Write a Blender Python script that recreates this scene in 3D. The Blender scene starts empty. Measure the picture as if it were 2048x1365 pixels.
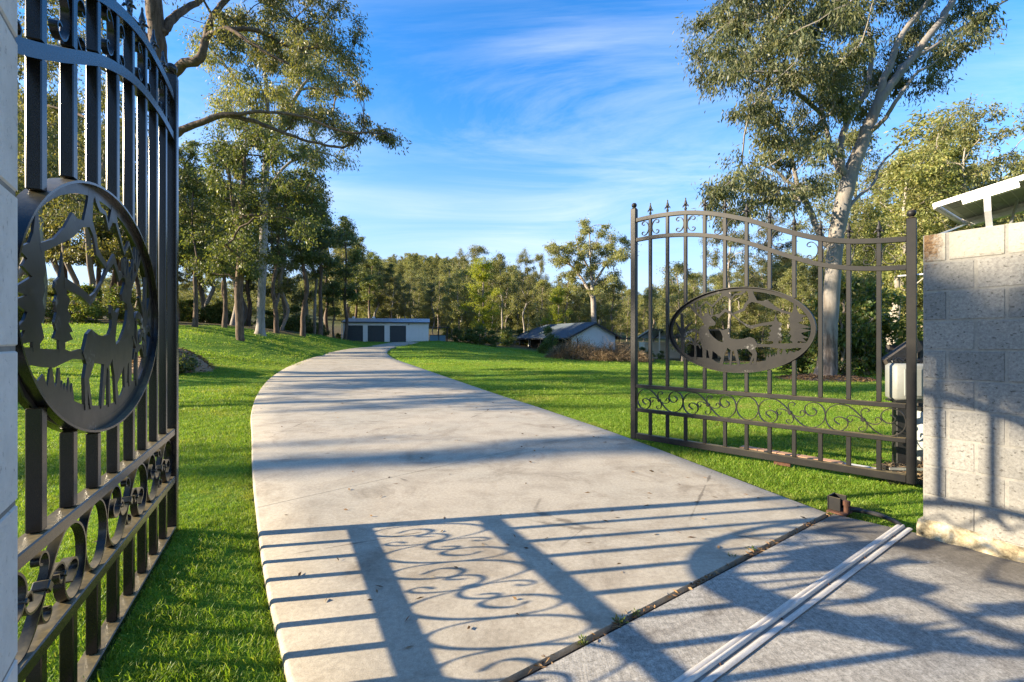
import bpy, bmesh, math, random
import numpy as np
from mathutils import Vector
PI = math.pi
C = bpy.context.scene.collection
SC = bpy.context.scene

# ------------------------------------------------------------------ camera, sky, sun, exposure
cam_d = bpy.data.cameras.new('camera'); cam = bpy.data.objects.new('camera', cam_d); C.objects.link(cam)
cam.location = (0, 0, 1.25); cam.rotation_euler = (PI/2, 0, 0)
cam_d.sensor_width = 36; cam_d.lens = 16.2; cam_d.clip_start = 0.02; cam_d.clip_end = 3000
SC.camera = cam
SUN_EL = math.radians(18.8)
SUN_DIR = Vector((-0.984*math.cos(SUN_EL), -0.178*math.cos(SUN_EL), math.sin(SUN_EL))).normalized()
SC.view_settings.view_transform = 'Standard'; SC.view_settings.look = 'None'
SC.view_settings.exposure = 2.10; SC.view_settings.gamma = 1; SC.view_settings.use_curve_mapping = False
SC.cycles.max_bounces = 8; SC.cycles.transmission_bounces = 6; SC.cycles.diffuse_bounces = 4
SC.cycles.use_denoising = True; SC.cycles.denoising_prefilter = 'NONE'; SC.cycles.denoising_input_passes = 'RGB_ALBEDO_NORMAL'; SC.cycles.sample_clamp_indirect = 4.0
w = bpy.data.worlds.new('World'); SC.world = w; w.use_nodes = True
def build_world():
    nt = w.node_tree; nt.nodes.clear(); N = nt.nodes.new; L = nt.links.new
    out = N('ShaderNodeOutputWorld'); bg = N('ShaderNodeBackground'); bg.inputs[1].default_value = 0.12
    sky = N('ShaderNodeTexSky'); sky.sky_type = 'NISHITA'; sky.sun_disc = False
    sky.sun_elevation = SUN_EL; sky.sun_rotation = math.atan2(SUN_DIR.x, SUN_DIR.y)
    sky.air_density = 1.0; sky.dust_density = 0.25; sky.ozone_density = 2.2; sky.altitude = 60
    tc = N('ShaderNodeTexCoord'); sep = N('ShaderNodeSeparateXYZ'); L(tc.outputs['Generated'], sep.inputs[0])
    zc = N('ShaderNodeMath'); zc.operation = 'MAXIMUM'; L(sep.outputs[2], zc.inputs[0]); zc.inputs[1].default_value = 0.0
    za = N('ShaderNodeMath'); za.operation = 'ADD'; L(zc.outputs[0], za.inputs[0]); za.inputs[1].default_value = 0.12
    dx = N('ShaderNodeMath'); dx.operation = 'DIVIDE'; L(sep.outputs[0], dx.inputs[0]); L(za.outputs[0], dx.inputs[1])
    dy = N('ShaderNodeMath'); dy.operation = 'DIVIDE'; L(sep.outputs[1], dy.inputs[0]); L(za.outputs[0], dy.inputs[1])
    cb = N('ShaderNodeCombineXYZ'); L(dx.outputs[0], cb.inputs[0]); L(dy.outputs[0], cb.inputs[1])
    mp = N('ShaderNodeMapping'); mp.inputs['Rotation'].default_value = (0, 0, math.radians(16)); mp.inputs['Scale'].default_value = (0.55, 1.5, 1); mp.inputs['Location'].default_value = (0.4, 0.75, 0)
    L(cb.outputs[0], mp.inputs[0])
    n1 = N('ShaderNodeTexNoise'); n1.inputs['Scale'].default_value = 1.0; n1.inputs['Detail'].default_value = 9; n1.inputs['Roughness'].default_value = 0.66; n1.inputs['Distortion'].default_value = 0.9
    L(mp.outputs[0], n1.inputs[0])
    n2 = N('ShaderNodeTexNoise'); n2.inputs['Scale'].default_value = 0.55; n2.inputs['Detail'].default_value = 2; L(cb.outputs[0], n2.inputs[0])
    r1 = N('ShaderNodeValToRGB'); r1.color_ramp.elements[0].position = 0.41; r1.color_ramp.elements[1].position = 0.74; L(n1.outputs[0], r1.inputs[0])
    r2 = N('ShaderNodeValToRGB'); r2.color_ramp.elements[0].position = 0.36; r2.color_ramp.elements[1].position = 0.58; L(n2.outputs[0], r2.inputs[0])
    m = N('ShaderNodeMath'); m.operation = 'MULTIPLY'; L(r1.outputs[0], m.inputs[0]); L(r2.outputs[0], m.inputs[1])
    m2 = N('ShaderNodeMath'); m2.operation = 'MULTIPLY'; L(m.outputs[0], m2.inputs[0]); m2.inputs[1].default_value = 0.62
    # pale band of air towards the horizon, all the way round
    hz = N('ShaderNodeMapRange'); hz.inputs['From Min'].default_value = 0.0; hz.inputs['From Max'].default_value = 0.47; hz.inputs['To Min'].default_value = 0.75; hz.inputs['To Max'].default_value = 0.0
    hz.interpolation_type = 'SMOOTHSTEP'; L(zc.outputs[0], hz.inputs[0])
    hue = N('ShaderNodeHueSaturation'); hue.inputs['Saturation'].default_value = 1.13; hue.inputs['Value'].default_value = 1.0; tint = N('ShaderNodeMixRGB'); tint.blend_type = 'MULTIPLY'; tint.inputs[0].default_value = 1; tint.inputs[2].default_value = (0.43, 0.60, 0.78, 1); L(sky.outputs[0], tint.inputs[1]); L(tint.outputs[0], hue.inputs['Color'])
    mixh = N('ShaderNodeMixRGB'); mixh.inputs[2].default_value = (1.72, 1.84, 2.25, 1); L(hz.outputs[0], mixh.inputs[0]); L(hue.outputs[0], mixh.inputs[1])
    mix = N('ShaderNodeMixRGB'); mix.inputs[2].default_value = (2.2, 2.4, 2.7, 1); L(m2.outputs[0], mix.inputs[0]); L(mixh.outputs[0], mix.inputs[1])
    L(mix.outputs[0], bg.inputs[0]); L(bg.outputs[0], out.inputs[0])
build_world()
sd = bpy.data.lights.new('sun', 'SUN'); sd.energy = 4.05; sd.angle = math.radians(0.5); sd.color = (1.0, 0.84, 0.60)
sun = bpy.data.objects.new('sun', sd); C.objects.link(sun)
sun.rotation_euler = (-SUN_DIR).to_track_quat('-Z', 'Y').to_euler(); sun.location = (-40, -8, 30)

# ------------------------------------------------------------------ helpers
F, CX, CY, CZ = 921.6, 1024.0, 682.5, 1.25
def at(px, py, d):                         # a point of the photograph at distance d
    return ((px-CX)/F*d, d, CZ+(CY-py)/F*d)
def tag(o, label=None, cat=None, group=None, kind=None):
    if label: o['label'] = label
    if cat: o['category'] = cat
    if group: o['group'] = group
    if kind: o['kind'] = kind
    return o
def empty(name, loc=(0, 0, 0), rz=0.0, label=None, cat=None, group=None):
    o = bpy.data.objects.new(name, None); C.objects.link(o); o.location = loc; o.rotation_euler = (0, 0, rz)
    o.empty_display_size = 0.2
    return tag(o, label, cat, group)
def link(name, me, mat=None, parent=None):
    o = bpy.data.objects.new(name, me); C.objects.link(o)
    if mat and not me.materials: me.materials.append(mat)
    if parent: o.parent = parent
    return o
def copy_tree(o, parent=None):
    c = o.copy(); C.objects.link(c); c.parent = parent
    for ch in [k for k in o.children]: copy_tree(ch, c)
    return c
def catmull(pts, n=6):
    P = [np.array(p, float) for p in pts]; P = [2*P[0]-P[1]] + P + [2*P[-1]-P[-2]]
    out = []
    for i in range(1, len(P)-2):
        for k in range(n):
            t = k/n
            out.append(0.5*(2*P[i]+(P[i+1]-P[i-1])*t+(2*P[i-1]-5*P[i]+4*P[i+1]-P[i+2])*t*t+(3*P[i]-P[i-1]-3*P[i+1]+P[i+2])*t**3))
    out.append(P[-2]); return out
class MB:
    def __init__(s): s.v = []; s.f = []
    def add(s, v, f):
        b = len(s.v); s.v += [tuple(map(float, p)) for p in v]; s.f += [tuple(i+b for i in q) for q in f]; return s
    def box(s, c, d, ax=None, ay=None, bev=0.0):
        X = np.array(ax if ax is not None else (1, 0, 0), float); Y = np.array(ay if ay is not None else (0, 1, 0), float)
        X /= np.linalg.norm(X); Y /= np.linalg.norm(Y)
        Z = np.cross(X, Y); c = np.array(c, float); hx, hy, hz = d[0]/2, d[1]/2, d[2]/2
        if bev <= 0:
            v = [c+X*a*hx+Y*b*hy+Z*e*hz for e in (-1, 1) for b in (-1, 1) for a in (-1, 1)]
            return s.add(v, [(0, 2, 3, 1), (4, 5, 7, 6), (0, 1, 5, 4), (2, 6, 7, 3), (0, 4, 6, 2), (1, 3, 7, 5)])
        v = []; rings = [(-hz, bev), (-hz+bev, 0), (hz-bev, 0), (hz, bev)]
        for z, i in rings:
            a, b = hx-i, hy-i; q = bev if i == 0 else bev*0.6
            for x, y in ((-a+q, -b), (a-q, -b), (a, -b+q), (a, b-q), (a-q, b), (-a+q, b), (-a, b-q), (-a, -b+q)):
                v.append(c+X*x+Y*y+Z*z)
        f = [tuple(range(7, -1, -1)), tuple(range(24, 32))]
        for r in range(3):
            for k in range(8):
                f.append((r*8+k, r*8+(k+1) % 8, r*8+8+(k+1) % 8, r*8+8+k))
        return s.add(v, f)
    def bar(s, a, b, wd, dp, side=(0, 1, 0)):       # square bar from a to b, dp along side
        a = np.array(a, float); b = np.array(b, float); t = b-a; L = np.linalg.norm(t); t = t/L
        sd = np.array(side, float); sd = sd-t*np.dot(sd, t); sd /= np.linalg.norm(sd)
        return s.box((a+b)/2, (L, dp, wd), t, sd)
    def tube(s, P, R, n=6, cap=True):
        P = np.array(P, float); m = len(P); R = np.broadcast_to(np.array(R, float), (m,))
        T = np.gradient(P, axis=0); T /= (np.linalg.norm(T, axis=1)[:, None]+1e-9)
        ref = np.array((0.31, 0.17, 0.93)) if abs(T[0][2]) < 0.85 else np.array((0.95, 0.3, 0.05))
        A = np.cross(T, ref); A /= (np.linalg.norm(A, axis=1)[:, None]+1e-9); B = np.cross(T, A)
        ang = np.arange(n)*2*PI/n
        V = P[:, None, :]+R[:, None, None]*(np.cos(ang)[None, :, None]*A[:, None, :]+np.sin(ang)[None, :, None]*B[:, None, :])
        f = [(r*n+k, r*n+(k+1) % n, r*n+n+(k+1) % n, r*n+n+k) for r in range(m-1) for k in range(n)]
        if cap: f += [tuple(range(n-1, -1, -1)), tuple(range((m-1)*n, m*n))]
        return s.add(V.reshape(-1, 3), f)
    def lathe(s, prof, c=(0, 0, 0), n=10, sx=1, sy=1):
        v = []; m = len(prof)
        for r, z in prof:
            for k in range(n): v.append((c[0]+sx*r*math.cos(2*PI*k/n), c[1]+sy*r*math.sin(2*PI*k/n), c[2]+z))
        f = [(r*n+k, r*n+(k+1) % n, r*n+n+(k+1) % n, r*n+n+k) for r in range(m-1) for k in range(n)]
        f += [tuple(range(n-1, -1, -1)), tuple(range((m-1)*n, m*n))]
        return s.add(v, f)
    def plate(s, poly, y0, y1):                     # polygon in (x, z) with thickness along y
        n = len(poly)
        v = [(p[0], y0, p[1]) for p in poly]+[(p[0], y1, p[1]) for p in poly]
        f = [tuple(range(n)), tuple(range(2*n-1, n-1, -1))]+[(i, i+n, (i+1) % n+n, (i+1) % n) for i in range(n)]
        return s.add(v, f)
    def strip(s, pts, th, y0, y1, closed=False):    # flat bar bent along a path in (x, z)
        P = np.array(pts, float); T = np.roll(P, -1, 0)-np.roll(P, 1, 0) if closed else np.gradient(P, axis=0)
        T /= (np.linalg.norm(T, axis=1)[:, None]+1e-9); Nn = np.stack([-T[:, 1], T[:, 0]], 1)
        th = np.broadcast_to(np.array(th, float), (len(P),))[:, None]
        A = P+Nn*th/2; B = P-Nn*th/2; m = len(P); v = []
        for a, b in zip(A, B): v += [(a[0], y0, a[1]), (a[0], y1, a[1]), (b[0], y1, b[1]), (b[0], y0, b[1])]
        f = []
        for i in range(m if closed else m-1):
            j = (i+1) % m
            for k in range(4): f.append((i*4+k, i*4+(k+1) % 4, j*4+(k+1) % 4, j*4+k))
        if not closed: f += [(3, 2, 1, 0), (m*4-4, m*4-3, m*4-2, m*4-1)]
        return s.add(v, f)
    def mesh(s, name, smooth=None):
        me = bpy.data.meshes.new(name); me.from_pydata(s.v, [], s.f)
        bm = bmesh.new(); bm.from_mesh(me); bmesh.ops.recalc_face_normals(bm, faces=bm.faces)
        ng = [f for f in bm.faces if len(f.verts) > 8]
        if ng: bmesh.ops.triangulate(bm, faces=ng)
        bm.to_mesh(me); bm.free()
        if smooth is not None:
            me.polygons.foreach_set('use_smooth', [True]*len(me.polygons))
            try: me.set_sharp_from_angle(angle=math.radians(smooth))
            except Exception: pass
        return me
    def build(s, name, mat, parent=None, smooth=None):
        return link(name, s.mesh(name, smooth), mat, parent)
def np_mesh(name, V, Q, mat, smooth=False):
    me = bpy.data.meshes.new(name); nq, k = Q.shape
    me.vertices.add(len(V)); me.vertices.foreach_set('co', V.astype(np.float32).ravel())
    me.loops.add(nq*k); me.loops.foreach_set('vertex_index', Q.astype(np.int32).ravel())
    me.polygons.add(nq); me.polygons.foreach_set('loop_start', (np.arange(nq)*k).astype(np.int32))
    me.polygons.foreach_set('use_smooth', np.full(nq, smooth))
    me.update(calc_edges=True); me.materials.append(mat); return me

# ------------------------------------------------------------------ materials
def mat(name, fn):
    m = bpy.data.materials.new(name); m.use_nodes = True; nt = m.node_tree
    nt.nodes.clear(); out = nt.nodes.new('ShaderNodeOutputMaterial'); fn(NB(nt), out); return m
class NB:
    def __init__(s, nt): s.nt = nt; s.pos = None
    def n(s, t, **kw):
        nd = s.nt.nodes.new('ShaderNode'+t)
        for k, v in kw.items(): setattr(nd, k, v)
        return nd
    def l(s, a, b): s.nt.links.new(a, b)
    def put(s, sock, val):
        if hasattr(val, 'is_linked') or hasattr(val, 'links'): s.l(val, sock)
        elif isinstance(val, (tuple, list)) and len(val) == 3 and sock.type == 'RGBA': sock.default_value = (*val, 1)
        else: sock.default_value = val
    def coord(s, which='Object'):
        return s.n('TexCoord').outputs[which]
    def world(s): return s.n('NewGeometry').outputs['Position']
    def mapped(s, v, scale=(1, 1, 1), rot=(0, 0, 0), loc=(0, 0, 0)):
        m = s.n('Mapping'); s.l(v, m.inputs[0]); m.inputs['Scale'].default_value = scale; m.inputs['Rotation'].default_value = rot; m.inputs['Location'].default_value = loc
        return m.outputs[0]
    def noise(s, v, scale=5, detail=4, rough=0.55, dist=0.0):
        t = s.n('TexNoise'); s.l(v, t.inputs['Vector']); t.inputs['Scale'].default_value = scale; t.inputs['Detail'].default_value = detail
        t.inputs['Roughness'].default_value = rough; t.inputs['Distortion'].default_value = dist; return t.outputs[0]
    def ramp(s, fac, stops):
        r = s.n('ValToRGB'); s.l(fac, r.inputs[0]); e = r.color_ramp.elements
        while len(e) > len(stops): e.remove(e[-1])
        while len(e) < len(stops): e.new(0.5)
        for el, (p, c) in zip(e, stops):
            el.position = p; el.color = (*c, 1) if isinstance(c, (tuple, list)) else (c, c, c, 1)
        return r.outputs[0]
    def mix(s, fac, a, b, mode='MIX'):
        m = s.n('MixRGB', blend_type=mode); s.put(m.inputs[0], fac); s.put(m.inputs[1], a); s.put(m.inputs[2], b); return m.outputs[0]
    def math(s, op, a, b=0.0, clamp=False):
        m = s.n('Math', operation=op, use_clamp=clamp); s.put(m.inputs[0], a); s.put(m.inputs[1], b); return m.outputs[0]
    def bump(s, h, strength=0.3, dist=0.02):
        b = s.n('Bump'); s.l(h, b.inputs['Height']); b.inputs['Strength'].default_value = strength; b.inputs['Distance'].default_value = dist; return b.outputs[0]
    def bsdf(s, out, col, rough=0.6, metal=0.0, normal=None, spec=0.5):
        p = s.n('BsdfPrincipled'); s.put(p.inputs['Base Color'], col); s.put(p.inputs['Roughness'], rough); s.put(p.inputs['Metallic'], metal)
        p.inputs['Specular IOR Level'].default_value = spec
        if normal is not None: s.l(normal, p.inputs['Normal'])
        s.l(p.outputs[0], out.inputs[0]); return p
def simple(name, col, rough=0.6, metal=0.0, var=0.25, scale=6, bump=0.15, spec=0.5, stretch=(1, 1, 1)):
    def fn(b, out):
        v = b.mapped(b.coord(), stretch); n1 = b.noise(v, scale, 6, 0.6); n2 = b.noise(v, scale*9, 3)
        lo = tuple(c*(1-var) for c in col); hi = tuple(min(1, c*(1+var)) for c in col)
        c = b.ramp(b.mix(0.4, n1, n2), [(0.3, lo), (0.7, hi)])
        b.bsdf(out, c, rough, metal, b.bump(n2, bump, 0.01), spec)
    return mat(name, fn)
def m_concrete(name, base, dark, warm, speck, stain, broom=0.0, edge=False):
    def fn(b, out):
        p = b.world()
        big = b.noise(p, 0.55, 5, 0.6, 0.6); mid = b.noise(p, 3.1, 6, 0.65, 0.4); fine = b.noise(p, 42, 3, 0.6); grit = b.noise(p, 160, 2, 0.6)
        st = b.noise(b.mapped(p, (1, 1, 1), (0, 0, -0.62)), 1.3, 7, 0.7, 1.2)
        c = b.mix(b.ramp(big, [(0.35, 0.0), (0.68, 1.0)]), base, warm)
        c = b.mix(b.math('MULTIPLY', b.ramp(st, [(0.52, 0.0), (0.76, 1.0)]), stain), c, dark)
        c = b.mix(b.math('MULTIPLY', b.ramp(mid, [(0.3, 1.0), (0.55, 0.0)]), 0.38), c, dark)
        g = b.ramp(b.mix(0.5, fine, grit), [(0.36, 1-speck), (0.64, 1+speck*0.6)])
        c = b.mix(1.0, c, g, 'MULTIPLY')
        ve = b.n('TexVoronoi', feature='DISTANCE_TO_EDGE'); b.l(b.mapped(p, (1, 1, 1), (0, 0, .5), (.3, .8, 0)), ve.inputs['Vector']); ve.inputs['Scale'].default_value = .42
        ck = b.math('MULTIPLY', b.ramp(b.math('ADD', ve.outputs['Distance'], b.math('MULTIPLY', b.math('SUBTRACT', mid, .5), .03)), [(0.0, 1.0), (.0035, 0.0)]), b.ramp(b.noise(p, .9, 2), [(.50, 0.0), (.56, 1.0)]))
        c = b.mix(b.math('MULTIPLY', ck, .6), c, (0.07, 0.055, 0.04))
        if edge:                                               # dirt washed against the foot of the wall
            dt = b.n('VectorMath', operation='DOT_PRODUCT'); b.l(p, dt.inputs[0]); dt.inputs[1].default_value = (0.8147, 0.5798, 0)
            near = b.ramp(b.math('ADD', b.math('SUBTRACT', dt.outputs['Value'], 3.0), b.math('MULTIPLY', b.noise(p, 2.4, 7, .72, .6), .75)), [(.60, 0.0), (.98, 1.0)])
            c = b.mix(b.math('MULTIPLY', near, .72), c, (0.060, 0.050, 0.040))
        # small pale and dark spots
        vo = b.n('TexVoronoi'); b.l(p, vo.inputs['Vector']); vo.inputs['Scale'].default_value = 7.0; vo.inputs['Randomness'].default_value = 1
        spot = b.ramp(vo.outputs['Distance'], [(0.035, 1.0), (0.055, 0.0)])
        keep = b.ramp(b.noise(p, 2.3, 2), [(0.55, 0.0), (0.6, 1.0)])
        c = b.mix(b.math('MULTIPLY', b.math('MULTIPLY', spot, keep), 0.55), c, (0.62, 0.60, 0.56))
        h = b.mix(0.5, grit, mid)
        if broom > 0:
            br = b.noise(b.mapped(p, (60, 2.2, 1), (0, 0, 0.62)), 1.6, 3, 0.7); h = b.mix(0.55, h, br)
            c = b.mix(broom, c, b.ramp(br, [(0.3, 0.55), (0.7, 1.25)]), 'MULTIPLY')
        b.bsdf(out, c, 0.85, 0, b.bump(h, 0.35, 0.006), 0.3)
    return mat(name, fn)
M = {}
M['drive'] = m_concrete('drive_concrete', (0.38, 0.343, 0.272), (0.165, 0.13, 0.09), (0.445, 0.385, 0.295), 0.24, 0.9)
M['apron'] = m_concrete('apron_concrete', (0.335, 0.315, 0.275), (0.13, 0.11, 0.088), (0.42, 0.39, 0.335), 0.50, 0.95, 0.35, True)
def m_iron(b, out, r0=.50, r1=.66, sp=.28):
    v = b.coord(); n1 = b.noise(v, 7, 6, 0.65); n2 = b.noise(v, 60, 3, 0.6)
    geo = b.n('NewGeometry'); sep = b.n('SeparateXYZ'); b.l(geo.outputs['Normal'], sep.inputs[0])
    up = b.ramp(sep.outputs[2], [(0.6, 0.0), (0.9, 1.0)])                      # dust lies on faces that look up
    c = b.mix(b.ramp(n1, [(0.35, 0.0), (0.7, 1.0)]), (0.005, 0.005, 0.0065), (0.013, 0.012, 0.011))
    c = b.mix(b.math('MULTIPLY', up, b.ramp(n1, [(0.3, 0.35), (0.6, 0.95)])), c, b.mix(b.ramp(n2, [(0.4, 0.0), (0.62, 1.0)]), (0.13, 0.105, 0.055), (0.20, 0.155, 0.075)))
    rust = b.ramp(b.noise(v, 3.4, 8, 0.72), [(0.66, 0.0), (0.72, 1.0)])
    c = b.mix(b.math('MULTIPLY', rust, 0.75), c, (0.10, 0.034, 0.014))
    b.bsdf(out, c, b.ramp(b.mix(0.5, n1, up), [(0.3, r0), (0.75, r1)]), 0.0, b.bump(n2, 0.04, 0.002), sp)
M['iron'] = mat('black_gate_paint_dusty', m_iron); M['iron_gloss'] = mat('black_gate_paint', lambda b, out: m_iron(b, out, .22, .42, .5))
def m_plate(b, out, r0=.5, r1=.65, sp=.2):
    v = b.coord(); n1 = b.noise(v, 9, 7, 0.7, 0.5); n2 = b.noise(v, 80, 3, 0.6)
    sep = b.n('SeparateXYZ'); b.l(v, sep.inputs[0])
    low = b.math('MULTIPLY', b.ramp(sep.outputs[2], [(0.0, 1.0), (0.03, 0.0)]), 1.0)
    c = b.mix(b.ramp(n1, [(0.35, 0.0), (0.7, 1.0)]), (0.008, 0.008, 0.009), (0.020, 0.019, 0.0175))
    spl = b.math('MULTIPLY', b.ramp(b.noise(v, 4.2, 3), [(0.60, 0.0), (0.70, 1.0)]), b.ramp(b.noise(v, 55, 4, 0.7), [(0.5, 0.0), (0.58, 1.0)]))
    c = b.mix(b.math('MULTIPLY', spl, 0.5), c, (0.45, 0.45, 0.43))
    b.bsdf(out, c, b.ramp(n1, [(0.3, r0), (0.7, r1)]), 0.0, b.bump(n2, 0.06, 0.003), sp)
M['plate'] = mat('grey_steel_plate', m_plate); M['plate_gloss'] = mat('grey_steel_plate_clean', lambda b, out: m_plate(b, out, .28, .42, .6))
M['rust'] = simple('rusty_iron', (0.075, 0.03, 0.016), 0.85, 0.0, 0.6, 25, 0.6)
def m_block(b, out):
    p = b.world(); inf = b.n('ObjectInfo')
    n1 = b.noise(p, 6, 6, 0.65); n2 = b.noise(p, 70, 4, 0.75); pit = b.noise(b.mapped(p, (1, 1, 1.7)), 48, 2, 0.5)
    tone = b.mix(inf.outputs['Random'], (0.185, 0.182, 0.172), (0.265, 0.255, 0.235))
    c = b.mix(b.ramp(n1, [(0.3, 0.35), (0.7, 0.0)]), tone, (0.15, 0.15, 0.155))
    c = b.mix(1.0, c, b.ramp(n2, [(0.3, 0.62), (0.7, 1.25)]), 'MULTIPLY')
    pm = b.ramp(pit, [(0.30, 1.0), (0.37, 0.0)])
    c = b.mix(b.math('MULTIPLY', pm, 0.75), c, (0.055, 0.05, 0.045))
    sep = b.n('SeparateXYZ'); b.l(p, sep.inputs[0])
    # lichen and rust brown near the top end of the wall; top course paler, low courses browner
    top = b.ramp(b.math('ADD', sep.outputs[2], b.math('MULTIPLY', b.noise(p, 5, 5), 0.25)), [(1.86/2.4, 0.0), (1.96/2.4, 1.0)])
    c = b.mix(b.math('MULTIPLY', b.ramp(b.math('DIVIDE', sep.outputs[2], 2.4), [(1.74/2.4, 0.0), (1.78/2.4, 1.0)]), 0.45), c, (0.42, 0.385, 0.31))
    dst = b.n('VectorMath', operation='DISTANCE'); b.l(b.mapped(p, (1, 1, 0.55)), dst.inputs[0]); dst.inputs[1].default_value = (2.662, 2.968, 1.87*0.55)
    br = b.math('ADD', dst.outputs['Value'], b.math('MULTIPLY', b.noise(p, 34, 8, 0.82), 0.30))
    c = b.mix(b.math('MULTIPLY', b.ramp(br, [(0.185, 1.0), (0.245, 0.0)]), 0.9), c, b.mix(b.ramp(n2, [(0.4, 0.0), (0.6, 1.0)]), (0.06, 0.028, 0.010), (0.20, 0.11, 0.04)))
    low = b.ramp(b.math('DIVIDE', sep.outputs[2], 2.4), [(0.10/2.4, 1.0), (0.75/2.4, 0.0)])
    c = b.mix(b.math('MULTIPLY', low, 0.30), c, (0.21, 0.195, 0.165))
    b.bsdf(out, c, 0.92, 0, b.bump(b.mix(0.5, n2, pm), 0.55, 0.006), 0.25)
M['block'] = mat('grey_concrete_block', m_block)
def m_mortar(b, out):
    p = b.world(); n = b.noise(p, 40, 5, 0.7)
    sep = b.n('SeparateXYZ'); b.l(p, sep.inputs[0])
    c = b.mix(b.ramp(n, [(0.3, 0.0), (0.7, 1.0)]), (0.175, 0.17, 0.158), (0.27, 0.258, 0.232))
    b.bsdf(out, c, 0.95, 0, b.bump(n, 0.5, 0.006), 0.2)
M['mortar'] = mat('mortar', m_mortar)
def m_foot(b, out):
    p = b.world(); n = b.noise(p, 9, 7, 0.72); n2 = b.noise(p, 55, 4, 0.7)
    c = b.ramp(n, [(0.30, (0.06, 0.045, 0.025)), (0.46, (0.30, 0.25, 0.16)), (0.62, (0.52, 0.46, 0.34))])
    b.bsdf(out, c, 0.95, 0, b.bump(b.mix(0.5, n, n2), 0.8, 0.02), 0.2)
M['footing'] = mat('rough_footing', m_foot)
def m_pillar(b, out):
    p = b.world(); n = b.noise(p, 12, 6, 0.7); n2 = b.noise(p, 85, 4, 0.75)
    c = b.mix(b.ramp(n, [(0.3, 0.0), (0.7, 1.0)]), (0.52, 0.50, 0.46), (0.68, 0.655, 0.61))
    c = b.mix(b.ramp(n2, [(0.30, 0.6), (0.40, 0.0)]), c, (0.16, 0.15, 0.135))
    b.bsdf(out, c, 0.93, 0, b.bump(n2, 0.5, 0.004), 0.25)
M['pillar'] = mat('pale_rendered_block', m_pillar)
M['alu'] = simple('weathered_aluminium', (0.54, 0.51, 0.46), 0.6, 0.25, 0.35, 9, 0.1, stretch=(0.6, 6, 6))
M['track_dirt'] = simple('dirty_track_bed', (0.17, 0.155, 0.135), 0.8, 0, 0.5, 20, 0.2)
M['galv'] = simple('galvanised_steel', (0.62, 0.62, 0.60), 0.42, 0.75, 0.12, 14, 0.05)
M['white_alu'] = simple('white_aluminium', (0.70, 0.69, 0.67), 0.4, 0.1, 0.05, 10, 0.03)
M['cell'] = simple('panel_back_cell', (0.20, 0.195, 0.16), 0.5, 0, 0.12, 5, 0.02)
M['backsheet'] = simple('panel_backsheet', (0.42, 0.40, 0.33), 0.6, 0, 0.08, 5, 0.02)
M['black_plastic'] = simple('black_plastic', (0.012, 0.012, 0.013), 0.45, 0, 0.3, 10, 0.05)
M['box_grey'] = simple('pale_grey_box', (0.20, 0.21, 0.20), 0.5, 0, 0.08, 6, 0.05)
M['cab_grey'] = simple('grey_green_cabinet', (0.30, 0.32, 0.31), 0.55, 0, 0.1, 6, 0.05)
M['dark_timber'] = simple('dark_timber', (0.045, 0.038, 0.032), 0.8, 0, 0.45, 14, 0.5, stretch=(0.5, 5, 5))
M['terracotta'] = simple('terracotta_capping', (0.42, 0.24, 0.14), 0.8, 0, 0.15, 14, 0.2)
M['white_paint'] = simple('white_paint', (0.55, 0.54, 0.51), 0.7, 0, 0.12, 9, 0.15)
M['shed_wall'] = simple('pale_grey_sheet_metal', (0.74, 0.73, 0.72), 0.5, 0, 0.06, 1.2, 0.02)
M['shed_roof'] = simple('grey_corrugated_roof', (0.30, 0.315, 0.34), 0.4, 0.35, 0.1, 1.0, 0.02)
M['roller'] = simple('charcoal_roller_door', (0.036, 0.048, 0.058), 0.5, 0, 0.12, 2, 0.02)
M['fascia'] = simple('charcoal_fascia', (0.028, 0.032, 0.038), 0.55, 0, 0.2, 3, 0.02)
M['blue_panel'] = simple('blue_panel', (0.10, 0.20, 0.27), 0.6, 0, 0.1, 2, 0.02)
M['house_wall'] = simple('pale_grey_render', (0.72, 0.71, 0.69), 0.85, 0, 0.07, 1.5, 0.05)
M['house_roof'] = simple('slate_blue_roof_tile', (0.085, 0.105, 0.125), 0.85, 0, 0.22, 2.5, 0.1, 0.15)
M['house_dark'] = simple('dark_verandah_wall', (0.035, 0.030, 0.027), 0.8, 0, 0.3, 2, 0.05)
M['beige_wall'] = simple('beige_wall', (0.52, 0.44, 0.33), 0.85, 0, 0.07, 1.5, 0.05)
M['brown_wood'] = simple('brown_wood', (0.10, 0.06, 0.038), 0.75, 0, 0.3, 3, 0.1)
def m_glass(b, out):
    b.bsdf(out, (0.03, 0.04, 0.05), 0.06, 0, None, 0.8)
M['glass'] = mat('window_glass', m_glass)
M['soil'] = simple('dark_soil', (0.055, 0.040, 0.028), 0.95, 0, 0.5, 12, 0.7)
M['litter'] = simple('dry_leaf_litter', (0.26, 0.17, 0.095), 0.9, 0, 0.45, 18, 0.4)
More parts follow.
